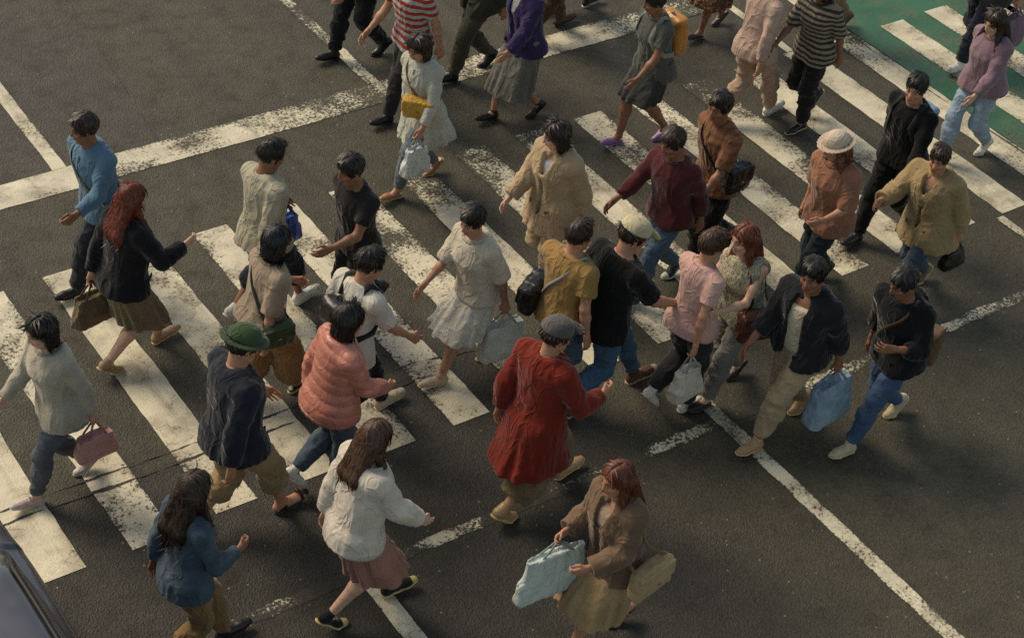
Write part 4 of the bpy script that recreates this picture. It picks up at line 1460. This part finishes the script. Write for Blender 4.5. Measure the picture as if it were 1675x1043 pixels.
# ------------------------------------------------------------------ the street
def asphalt_nodes(nt):
    """colour, height and roughness of the road: binder, stones, patches, seams; laid out in metres on the ground"""
    tc = nt.nodes.new('ShaderNodeTexCoord')
    p = tc.outputs['Object']
    big = noise(nt, p, .55, 5, .6)
    mid = noise(nt, p, 4.5, 5, .65)
    fine = noise(nt, p, 95.0, 3, .6)
    v = nt.nodes.new('ShaderNodeTexVoronoi')
    v.inputs['Scale'].default_value = 62.0
    nt.links.new(p, v.inputs[0])
    v2 = nt.nodes.new('ShaderNodeTexVoronoi')
    v2.inputs['Scale'].default_value = 30.0
    nt.links.new(p, v2.inputs[0])
    c = mixc(nt, maprange(nt, big.outputs[0], .32, .68), rgba((63, 60, 47)), rgba((76, 71, 57)))
    c = mixc(nt, math_(nt, 'MULTIPLY', maprange(nt, mid.outputs[0], .5, .72), .5), c, rgba((48, 45, 39)))
    # the near left quarter was resurfaced with a blacker mix
    sx = nt.nodes.new('ShaderNodeSeparateXYZ')
    nt.links.new(p, sx.inputs[0])
    wob = math_(nt, 'MULTIPLY', math_(nt, 'SUBTRACT', big.outputs[0], .5), 1.2)
    mx = maprange(nt, math_(nt, 'ADD', sx.outputs[0], wob), 4.0, 4.9, 1, 0, True)
    my = maprange(nt, sx.outputs[1], -2.47, -2.40, 1, 0, True)
    c = mixc(nt, math_(nt, 'MULTIPLY', math_(nt, 'MULTIPLY', mx, my), .62), c, rgba((38, 37, 35)))
    # left of the long seam the surface is older and greyer
    so_ = math_(nt, 'ADD', sx.outputs[0], math_(nt, 'MULTIPLY', wob, .02))
    og = math_(nt, 'MULTIPLY', maprange(nt, so_, 3.0, 3.25, 1, 0, True), maprange(nt, sx.outputs[1], 1.2, 1.6, 0, 1))
    c = mixc(nt, math_(nt, 'MULTIPLY', og, .6), c, rgba((66, 62, 58)))
    # polished wheel paths run with the traffic
    mw = N(nt, 'ShaderNodeMapping')
    mw.inputs['Scale'].default_value = (1.5, .05, 1)
    nt.links.new(p, mw.inputs[0])
    wheel = noise(nt, mw.outputs[0], 1.0, 3, .6)
    c = mixc(nt, math_(nt, 'MULTIPLY', maprange(nt, wheel.outputs[0], .48, .68), .38), c, rgba((45, 43, 37)))
    # stones of differing grey
    sepc = nt.nodes.new('ShaderNodeSeparateColor')
    nt.links.new(v.outputs['Color'], sepc.inputs[0])
    tone = maprange(nt, sepc.outputs[0], 0, 1, .76, 1.25)
    c = mixc(nt, 1.0, c, tone, 'MULTIPLY') if False else c
    sc = nt.nodes.new('ShaderNodeVectorMath')
    sc.operation = 'SCALE'
    nt.links.new(c, sc.inputs[0])
    nt.links.new(tone, sc.inputs['Scale'])
    c = sc.outputs[0]
    # scattered pale chips and dark oil drips
    sep2 = nt.nodes.new('ShaderNodeSeparateColor')
    nt.links.new(v2.outputs['Color'], sep2.inputs[0])
    chip = math_(nt, 'MULTIPLY', math_(nt, 'GREATER_THAN', sep2.outputs[1], .982), math_(nt, 'LESS_THAN', v2.outputs['Distance'], .25))
    c = mixc(nt, math_(nt, 'MULTIPLY', chip, .45), c, rgba((168, 160, 136)))
    oil = noise(nt, p, 1.7, 4, .7)
    c = mixc(nt, math_(nt, 'MULTIPLY', maprange(nt, oil.outputs[0], .60, .74), .55), c, rgba((34, 33, 31)))
    # stones stand proud of the binder
    dome = maprange(nt, v.outputs['Distance'], 0.0, .62, 1.0, 0.0)
    h = math_(nt, 'ADD', math_(nt, 'MULTIPLY', dome, .7), math_(nt, 'MULTIPLY', fine.outputs[0], .7))
    rough = maprange(nt, mid.outputs[0], .3, .7, .55, .82)
    return p, c, h, rough


def road_mat():
    m, nt, b = new_mat('asphalt')
    p, c, h, r = asphalt_nodes(nt)
    nt.links.new(c, b.inputs['Base Color'])
    nt.links.new(r, b.inputs['Roughness'])
    bump(nt, b, h, .75, .010)
    b.inputs['Specular IOR Level'].default_value = .45
    return m


def paint_mat(name, col, dirt):
    """road paint laid over the stones: it wears off the high spots in flakes, scuffed and grimed across the traffic"""
    m, nt, b = new_mat(name)
    p, c, h, r = asphalt_nodes(nt)
    at = nt.nodes.new('ShaderNodeAttribute')
    at.attribute_name = 'wear'
    flake = noise(nt, p, 36.0, 6, .75)
    patch = noise(nt, p, 2.6, 4, .65)
    spots = noise(nt, p, 70.0, 3, .7)
    mp = N(nt, 'ShaderNodeMapping')
    mp.inputs['Scale'].default_value = (.6, 1.3, 1)
    nt.links.new(p, mp.inputs[0])
    smear = noise(nt, mp.outputs[0], 3.2, 3, .55)
    base = rgba(col)
    pc = mixc(nt, maprange(nt, smear.outputs[0], .35, .7), base, tuple(v * .70 for v in base[:3]) + (1,))
    pc = mixc(nt, math_(nt, 'MULTIPLY', maprange(nt, patch.outputs[0], .46, .72), dirt), pc, rgba((122, 108, 82)))
    pc = mixc(nt, math_(nt, 'MULTIPLY', maprange(nt, spots.outputs[0], .60, .70), .55), pc, rgba((70, 64, 54)))
    # wear: where flake noise exceeds a threshold lowered by the wear of this spot
    wsum = math_(nt, 'ADD', math_(nt, 'MULTIPLY', flake.outputs[0], .64), math_(nt, 'MULTIPLY', patch.outputs[0], .36))
    thr = math_(nt, 'SUBTRACT', .68, math_(nt, 'MULTIPLY', at.outputs['Fac'], .27))
    gone = maprange(nt, math_(nt, 'SUBTRACT', wsum, thr), -.022, .03)
    col_ = mixc(nt, gone, pc, c)
    nt.links.new(col_, b.inputs['Base Color'])
    # hairline cracks through the paint film and black rubber scuffs along the traffic
    vc = nt.nodes.new('ShaderNodeTexVoronoi')
    vc.feature = 'DISTANCE_TO_EDGE'
    vc.inputs['Scale'].default_value = 5.5
    wv = nt.nodes.new('ShaderNodeVectorMath')
    wv.operation = 'ADD'
    nw_ = noise(nt, p, 9.0, 3)
    nt.links.new(p, wv.inputs[0])
    sw = nt.nodes.new('ShaderNodeVectorMath')
    sw.operation = 'SCALE'
    sw.inputs['Scale'].default_value = .16
    nt.links.new(nw_.outputs['Color'], sw.inputs[0])
    nt.links.new(sw.outputs[0], wv.inputs[1])
    nt.links.new(wv.outputs[0], vc.inputs[0])
    ck = math_(nt, 'MULTIPLY', maprange(nt, vc.outputs['Distance'], .010, .026, 1, 0), maprange(nt, patch.outputs[0], .42, .60))
    col_ = mixc(nt, math_(nt, 'MULTIPLY', ck, .6), col_, rgba((70, 65, 54)))
    mpt = N(nt, 'ShaderNodeMapping')
    mpt.inputs['Scale'].default_value = (7.0, .5, 1)
    nt.links.new(p, mpt.inputs[0])
    tr = noise(nt, mpt.outputs[0], 1.0, 4, .7)
    col_ = mixc(nt, math_(nt, 'MULTIPLY', maprange(nt, tr.outputs[0], .54, .74), .5), col_, rgba((92, 84, 68)))
    nt.links.new(col_, b.inputs['Base Color'])
    rr = math_(nt, 'ADD', math_(nt, 'MULTIPLY', gone, .12), .55)
    nt.links.new(rr, b.inputs['Roughness'])
    b1 = bump(nt, None, h, .26, .007)
    inv = math_(nt, 'SUBTRACT', 1.0, gone)
    bump(nt, b, inv, .35, .004, b1)
    return m


ROAD = road_mat()
WHITE = paint_mat('white_road_paint', (230, 220, 192), .75)
GREEN = paint_mat('green_road_paint', (56, 108, 80), .4)


def grid_sheet(name, x0, x1, y0, y1, z, mat, wearf, jit=.004, skew=0.0, label=None, n=None, along='y'):
    """a painted sheet with slightly ragged edges; wearf(x, y) gives how much has worn away"""
    L = (y1 - y0) if along == 'y' else (x1 - x0)
    nl = max(4, int(L / .05))
    nw = 7
    rs = np.random.RandomState(int(abs(x0 * 131 + y0 * 71) * 10) % 99991)
    V, Wt = [], []
    e0 = np.convolve(rs.randn(nl + 3), [.3, .4, .3], 'same')[:nl + 1] * jit
    e1 = np.convolve(rs.randn(nl + 3), [.3, .4, .3], 'same')[:nl + 1] * jit
    for i in range(nl + 1):
        t = i / nl
        for j in range(nw + 1):
            s = j / nw
            if along == 'y':
                y = y0 + (y1 - y0) * t
                a, b = x0 + e0[i] + skew * (y - y0), x1 + e1[i] + skew * (y - y0)
                x = a + (b - a) * s
            else:
                x = x0 + (x1 - x0) * t
                a, b = y0 + e0[i] + skew * (x - x0), y1 + e1[i] + skew * (x - x0)
                y = a + (b - a) * s
            V.append((x, y, z))
            Wt.append(wearf(x, y, t, s))
    q = []
    for i in range(nl):
        for j in range(nw):
            a = i * (nw + 1) + j
            q.append((a, a + 1, a + nw + 2, a + nw + 1) if along != 'y' else (a, a + 1, a + nw + 2, a + nw + 1))
    q = np.array(q)
    v = np.array(V)
    if normals(v, q)[0][2] < 0:
        q = q[:, ::-1]
    me = mesh_from(name, v, q, mat, smooth=False)
    at = me.attributes.new('wear', 'FLOAT', 'POINT')
    at.data.foreach_set('value', np.array(Wt, np.float32))
    return link(name, me, kind='structure')


# the road itself, one sheet out to the horizon
bm = bmesh.new()
S = 400
vs = [bm.verts.new((x, y, 0)) for x, y in ((-S, -S), (S, -S), (S, S), (-S, S))]
bm.faces.new(vs)
me = bpy.data.meshes.new('road')
bm.to_mesh(me)
bm.free()
me.materials.append(ROAD)
link('road', me, kind='structure')

# green lane
grid_sheet('bike_lane', 10.21, 12.12, -9, 12, .004, GREEN, lambda x, y, t, s: .42 + .25 * vnoise([[x * 1.3, y * 1.3, 0]], 3)[0], jit=.006)

# the ladder of stripes
rs = random.Random(5)
for k in range(-4, 19):
    if 15 < k < 16:
        continue
    x0, x1 = k * PM, k * PM + .323
    wk = rs.uniform(.42, .60)
    if k in (6, 7, 8, 9):
        wk = .80
    if k in (10, 11, 12):
        wk = .72
    if k >= 13 or k <= 0:
        wk = .40
    if k == 15:
        x0, x1 = 9.885, 10.20

    def wf(x, y, t, s, k=k, wk=wk):
        far = np.clip((y + 1.5) / 1.5, 0, 1)
        w = wk * (.50 + .55 * far)
        w += .34 * vnoise([[x * 1.3, y * 1.1, 4]], 9)[0]
        w += .16 * (abs(s - .5) > .40)
        return float(np.clip(w, 0, 1))
    grid_sheet('road_marking', x0, x1, -3.08 + rs.uniform(-.02, .02), 0.0 + rs.uniform(-.02, .02), .008 if k > 15 else .004, WHITE, wf, jit=.005)
# stop line, lane lines, the worn far edge line
grid_sheet('road_marking', -6, 9.20, 1.03, 1.37, .004, WHITE, lambda x, y, t, s: .34 + .75 * max(0, vnoise([[x * .8, 0, 2]], 21)[0]) + .16 * (abs(s - .5) > .42), along='x')
for x0, x1, y0, y1, w, sk in ((1.99, 2.12, 1.374, 30, .08, .01), (5.17, 5.30, 1.374, 30, .5, .0), (9.30, 9.39, .02, 30, .25, .02), (9.13, 9.22, -30, -3.11, .2, .0), (10.02, 10.17, .025, 30, .2, .0),
                              (9.97, 10.13, -30, -3.11, .3, .0), (12.10, 12.25, -30, 30, .3, .0), (1.87, 2.01, -30, -3.72, .04, .0), (5.10, 5.23, -30, -3.78, .10, .0), (-2.2, -2.06, -30, -3.7, .3, .0), (-1.2, -1.07, 1.374, 30, .3, .0)):
    grid_sheet('road_marking', x0, x1, y0, y1, .008 if x0 > 12 else .004, WHITE, lambda x, y, t, s, w=w: w + .14 + .32 * vnoise([[x, y * 1.1, 1]], 31)[0] + .25 * (abs(s - .5) > .38), jit=.004, skew=sk if y1 > 1 or y0 > -4 else 0)
WX = [-6, .6, .9, 1.3, 1.5, 2.4, 2.52, 2.88, 2.98, 3.3, 3.4, 3.7, 3.8, 4.4, 4.5, 5.1, 5.25, 5.6, 5.7, 6.9, 7.05, 7.5, 7.6, 9.9]
WW = [.7, .9, .72, .72, .95, .95, .36, .36, .92, .92, .70, .72, 1.0, 1.0, .68, .70, .85, .85, .55, .5, .9, .85, .4, .38]


def worn(x, y, t, s):
    return float(np.clip(np.interp(x, WX, WW) + .20 + .26 * vnoise([[x * 2.4, y * 6, 5]], 41)[0] + .45 * max(0, abs(s - .55) - .2), 0, 1.2))


for a_, b_ in ((-6, 1.86), (2.02, 5.09), (5.24, 9.94)):
    grid_sheet('road_marking', a_, b_, -4.10, -3.99, .0018, WHITE, worn, along='x', jit=.010)

# tar seams of an old trench across the near half
tm, tnt, tb = new_mat('tar')
p_, c_, h_, r_ = asphalt_nodes(tnt)
tb.inputs['Base Color'].default_value = rgba((40, 38, 34))
tb.inputs['Roughness'].default_value = .55
bump(tnt, tb, h_, .5, .008)


def seam(pts, w, z=.008):
    pts = np.array(pts, float)
    n = max(8, int(np.linalg.norm(pts[-1] - pts[0]) / .035))
    t = np.linspace(0, 1, len(pts))
    tt = np.linspace(0, 1, n)
    P = np.stack([np.interp(tt, t, pts[:, 0]), np.interp(tt, t, pts[:, 1])], 1)
    q3 = np.stack([P[:, 0] * 3, P[:, 1] * 3, tt * 0], 1)
    P[:, 1] += .014 * vnoise(q3 * 1.2, 61) + .006 * vnoise(q3 * 6, 62)
    ww = w * np.clip(.55 + .9 * vnoise(q3 * 2.2, 63) + .35 * vnoise(q3 * 11, 64), .06, 1.5)
    d = np.gradient(P, axis=0)
    d /= np.linalg.norm(d, axis=1)[:, None]
    nn = np.stack([-d[:, 1], d[:, 0]], 1)
    a, b = P + nn * ww[:, None] / 2, P - nn * ww[:, None] / 2
    v = np.concatenate([np.c_[a, np.full(n, z)], np.c_[b, np.full(n, z)]])
    q = np.array([(n + i, n + i + 1, i + 1, i) for i in range(n - 1)])
    link('road_seam', mesh_from('road_seam', v, q, tm, smooth=False), kind='structure')


seam([(-6, -2.28), (0, -2.32), (2.0, -2.345), (3.4, -2.32), (4.6, -2.56), (6, -2.6)], .020)
seam([(-6, -2.43), (.2, -2.45), (1.3, -2.47), (2.6, -2.49), (3.4, -2.50)], .026)
seam([(3.34, 4.4), (3.09, 2.15), (3.0, 1.39)],   .012, .003)
seam([(10.12, 30), (10.15, .2), (10.12, -1.0), (10.17, -2.6), (10.14, -12)], .012, .012)


# ------------------------------------------------------------------ the silver car waiting at the left
def car(x, y, label):
    r = empty('parked_car', (x, y, 0), rad(-90), label=label, category='car')
    I = np.eye(3)
    X, Z = V3(1, 0, 0), V3(0, 0, 1)
    m, nt, b = new_mat('silver_car_paint')
    b.inputs['Base Color'].default_value = rgba((92, 92, 100))
    b.inputs['Metallic'].default_value = .55
    b.inputs['Roughness'].default_value = .34
    b.inputs['Coat Weight'].default_value = .6
    b.inputs['Coat Roughness'].default_value = .08
    tc = nt.nodes.new('ShaderNodeTexCoord')
    n1 = noise(nt, tc.outputs['Object'], 3.0, 5)
    nt.links.new(mixc(nt, maprange(nt, n1.outputs[0], .4, .7), rgba((94, 94, 104)), rgba((80, 80, 86))), b.inputs['Base Color'])
    glass, gnt, gb = new_mat('dark_car_glass')
    gb.inputs['Base Color'].default_value = (.006, .007, .008, 1)
    gb.inputs['Roughness'].default_value = .06
    rub = plain('black_rubber', (22, 22, 23), .6)

    def green(off):
        # greenhouse: a tapering box whose ends rake
        lo, hi = V3(-1.62, -.80, .70), V3(1.30, .80, 1.50)

        def fn(Xg, Yg, Zg):
            t = np.clip((Zg - .85) / .62, 0, 1.2)
            fr = 1.22 - .98 * t - .10 * t * t
            bk = -1.60 + .62 * t + .10 * t * t
            hw = .80 - .20 * t - .03 * t * t - .04 * np.clip((np.abs(Xg) - .3) / 1.2, 0, 1) ** 2
            d1 = (Xg - fr) * .54
            d2 = (bk - Xg) * .72
            d3 = (np.abs(Yg) - hw) * .93
            top = Zg - (1.455 - .035 * (Yg / .6) ** 2 - .05 * ((Xg + .25) / .9) ** 2)
            k = .07
            d = d1
            for e in (d2, d3, top):
                hh = np.maximum(k - np.abs(d - e), 0) / k
                d = np.maximum(d, e) + hh * hh * k * .25
            return d - off
        return Prim(fn, lo, hi, .04)

    def lower(Xg, Yg, Zg):
        taper = np.clip((np.abs(Xg) - 1.25) / .95, 0, 1)
        hw = .90 - .13 * taper ** 2 - .05 * np.clip((Zg - .62) / .35, 0, 1) ** 2 - .05 * np.clip((.35 - Zg) / .2, 0, 1)
        top = np.where(Xg > .9, .93 - .17 * np.clip((Xg - .9) / 1.25, 0, 1) ** 1.6, np.where(Xg < -1.5, .98 - .06 * np.clip((-1.5 - Xg) / .6, 0, 1), .95)) - .04 * (Yg / .8) ** 2
        ln = 2.16 - .12 * (Yg / .9) ** 2 - .06 * np.clip((Zg - .5) / .4, 0, 1)
        d = (np.abs(Yg) - hw)
        k = .12
        for e in (Zg - top, np.abs(Xg) - ln, .2 - Zg):
            hh = np.maximum(k - np.abs(d - e), 0) / k
            d = np.maximum(d, e) + hh * hh * k * .25
        return d * .9
    body = [Prim(lower, V3(-2.2, -.95, .15), V3(2.2, .95, 1.05), .03), green(0)]
    for wx in (1.33, -1.30):
        for s in (1, -1):
            body.append(cone((wx, s * .70, .33), (wx, s * 1.1, .33), .375, .375, .01, op='sub'))

    def win(Xg, Yg, Zg):
        Xg, Yg, Zg = np.broadcast_arrays(Xg, Yg, Zg)
        t = np.clip((Zg - .85) / .62, 0, 1.2)
        fr, bk = 1.22 - .98 * t - .10 * t * t, -1.60 + .62 * t + .10 * t * t
        side = np.maximum.reduce([np.maximum(Zg - (1.37 - .03 * ((Xg + .2) / .9) ** 2), .985 - Zg) + 0 * Yg, (Xg - (fr - .17)) + 0 * Yg, ((bk + .20) - Xg) + 0 * Yg, .045 - np.abs(Xg + .22) + 0 * Yg + 0 * Zg, .4 - np.abs(Yg) + 0 * Xg])
        scr = np.maximum.reduce([np.abs(Yg) - (.70 - .19 * t) + 0 * Xg, .99 - Zg + 0 * Xg + 0 * Yg, Zg - 1.40 + 0 * Xg + 0 * Yg, (fr - .10) - Xg + 0 * Yg])
        rear = np.maximum.reduce([np.abs(Yg) - (.64 - .19 * t) + 0 * Xg, 1.03 - Zg + 0 * Xg + 0 * Yg, Zg - 1.38 + 0 * Xg + 0 * Yg, Xg - (bk + .10) + 0 * Yg])
        return -np.minimum(np.minimum(side, scr), rear)
    v, q = surface(body, [win], .022)
    link('body', mesh_from('car_body', v, q, m), r)
    v, q = surface([green(-.014)], [plane((0, 0, .93), (0, 0, -1))], .022)
    link('window', mesh_from('car_window', v, q, glass), r)
    # rubber along the roof edge and the waist line, chrome strip inside it
    for s in (1, -1):
        pts, ns = [], []
        for xx in np.linspace(1.10, -1.40, 40):
            zt = 1.395 - .05 * ((xx + .25) / .9) ** 2
            t = (zt - .85) / .62
            fr, bk = 1.22 - .98 * t - .10 * t * t, -1.60 + .62 * t + .10 * t * t
            if xx > fr - .10 or xx < bk + .12:
                if xx > 0:
                    tt = np.clip((1.22 - .10 - xx) / 1.05, 0, 1)
                else:
                    tt = np.clip((xx + 1.60 - .10) / .70, 0, 1)
                zt = min(zt, .85 + .62 * tt)
            t = (zt - .85) / .62
            hw = .80 - .20 * t - .03 * t * t - .04 * np.clip((abs(xx) - .3) / 1.2, 0, 1) ** 2
            pts.append((xx, s * (hw + .004), zt))
            ns.append((0, s * .85, .5))
        ribbon('window_seal', pts, ns, .045, .022, rub, r)
        pts = [(xx, s * (.862 - .03 * max(0, abs(xx) - 1.1)), .972 - .01 * abs(xx)) for xx in np.linspace(1.0, -1.35, 20)]
    for wx in (1.33, -1.30):
        for s in (1, -1):
            w = empty('wheel', (wx, s * .78, .33))
            w.parent = r
            v, q = surface([cone((0, -.10, 0), (0, .10, 0), .0, .0, .01)], (), .02) if False else (None, None)
            bmw = bmesh.new()
            prof = [(.20, -.10), (.30, -.105), (.325, -.08), (.33, 0), (.325, .08), (.30, .105), (.20, .10)]
            rings = [[bmw.verts.new((pr * math.cos(a), py, pr * math.sin(a))) for pr, py in prof] for a in np.linspace(0, 2 * math.pi, 37)[:-1]]
            for i in range(36):
                A, B = rings[i], rings[(i + 1) % 36]
                for j in range(len(prof)):
                    jn = (j + 1) % len(prof)
                    bmw.faces.new((A[j], A[jn], B[jn], B[j]))
            bmesh.ops.recalc_face_normals(bmw, faces=bmw.faces)
            tme = bpy.data.meshes.new('tyre')
            bmw.to_mesh(tme)
            bmw.free()
            tme.materials.append(rub)
            link('tyre', tme, w)
            pr = [cone((0, s * .05, 0), (0, s * .075, 0), .05, .05, .01)]
            for k in range(5):
                a = 2 * math.pi * k / 5
                pr.append(cone((0, s * .07, 0), (.185 * math.cos(a), s * .06, .185 * math.sin(a)), .03, .024, .01))
            ring = [V3(.19 * math.cos(a), s * .06, .19 * math.sin(a)) for a in np.linspace(0, 2 * math.pi, 25)]
            pr += [cone(a, b_, .018, .018, .008) for a, b_ in zip(ring[:-1], ring[1:])]
            v, q = surface(pr, (), .012)
            link('rim', mesh_from('rim', v, q, plain('alloy', (150, 150, 152), .35, .9)), w)
    for s in (1, -1):
        v, q = surface([rbox((1.0, s * .96, 1.00), I, (.06, .10, .06), .045)], (), .012)
        mi = link('mirror', mesh_from('mirror', v, q, m), r)
        v, q = surface([ell((2.0, s * .60, .66), rotz(-s * .5), (.10, .17, .07), .01)], (), .014)
        link('headlight', mesh_from('headlight', v, q, plain('lamp_glass', (196, 200, 204), .12)), r)
        v, q = surface([ell((-2.05, s * .66, .78), rotz(s * .3), (.07, .15, .08), .01)], (), .014)
        link('tail_light', mesh_from('tail_light', v, q, plain('tail_lamp_glass', (110, 12, 12), .15)), r)
        for dx in (-.12, -1.0):
            v, q = surface([rbox((dx + .05, s * .892, .74), I, (.085, .016, .016), .014)], (), .008)
            link('door_handle', mesh_from('door_handle', v, q, m), r)
    v, q = surface([rbox((2.12, 0, .50), I, (.05, .50, .09), .04)], (), .016)
    link('grille', mesh_from('grille', v, q, rub), r)
    return r


car(-1.10, -5.02, 'silver grey car at the lower left corner, only its roof edge in view')

# ------------------------------------------------------------------ light, sky, camera
SUN_EL, SUN_AZ = 44, 205         # azimuth in degrees from +x, counter-clockwise, of the direction the light comes from
az = rad(112)
d = Vector((math.cos(az) * math.cos(rad(SUN_EL)), math.sin(az) * math.cos(rad(SUN_EL)), math.sin(rad(SUN_EL))))
sun = bpy.data.lights.new('sun', 'SUN')
sun.energy = 2.0
sun.angle = rad(26)
sun.color = (1.0, .87, .66)
so = bpy.data.objects.new('sun', sun)
COL.objects.link(so)
so.rotation_euler = (-d).to_track_quat('-Z', 'Y').to_euler()
so.location = d * 30
w = bpy.data.worlds.new('World')
scene.world = w
w.use_nodes = True
nt = w.node_tree
nt.nodes.clear()
sky = nt.nodes.new('ShaderNodeTexSky')
sky.sky_type = 'NISHITA'
sky.sun_disc = False
sky.sun_elevation = rad(SUN_EL)
sky.sun_rotation = rad(90) - az
tint = nt.nodes.new('ShaderNodeMix')
tint.data_type = 'RGBA'
tint.blend_type = 'MULTIPLY'
tint.inputs[0].default_value = 1.0
tint.inputs[7].default_value = (1.0, .84, .62, 1)
bg = nt.nodes.new('ShaderNodeBackground')
bg.inputs[1].default_value = .14
wo = nt.nodes.new('ShaderNodeOutputWorld')
nt.links.new(sky.outputs[0], tint.inputs[6])
nt.links.new(tint.outputs[2], bg.inputs[0])
nt.links.new(bg.outputs[0], wo.inputs[0])

cam = bpy.data.cameras.new('camera')
cam.sensor_width = 36
cam.lens = 3.62674 * 18
cam.clip_start = .1
cam.clip_end = 2000
co = bpy.data.objects.new('camera', cam)
COL.objects.link(co)
# rows: world x, -y, -z seen in camera axes (right, down, ahead)
Rm = np.array([[0.82652523, -0.29617148, 0.47868414], [-0.55663594, -0.55654917, 0.61677342], [0.08374057, -0.77623158, -0.62486162]])
Rb = Rm * np.array([1, -1, -1])
u_, _, vt_ = np.linalg.svd(Rb)
Rb = u_ @ vt_
M4 = Matrix.Identity(4)
for i in range(3):
    for j in range(3):
        M4[i][j] = Rb[i, j]
M4.translation = (-2.82855503, -11.55703558, 9.44839024)
co.matrix_world = M4
scene.camera = co

scene.render.engine = 'CYCLES'
scene.cycles.max_bounces = 5
scene.cycles.diffuse_bounces = 2
scene.cycles.glossy_bounces = 2
scene.cycles.use_denoising = False
scene.cycles.use_adaptive_sampling = False
scene.cycles.sample_clamp_indirect = 4.0
scene.view_settings.view_transform = 'Standard'
scene.view_settings.look = 'None'
scene.view_settings.exposure = 0.36
scene.view_settings.gamma = 1.0
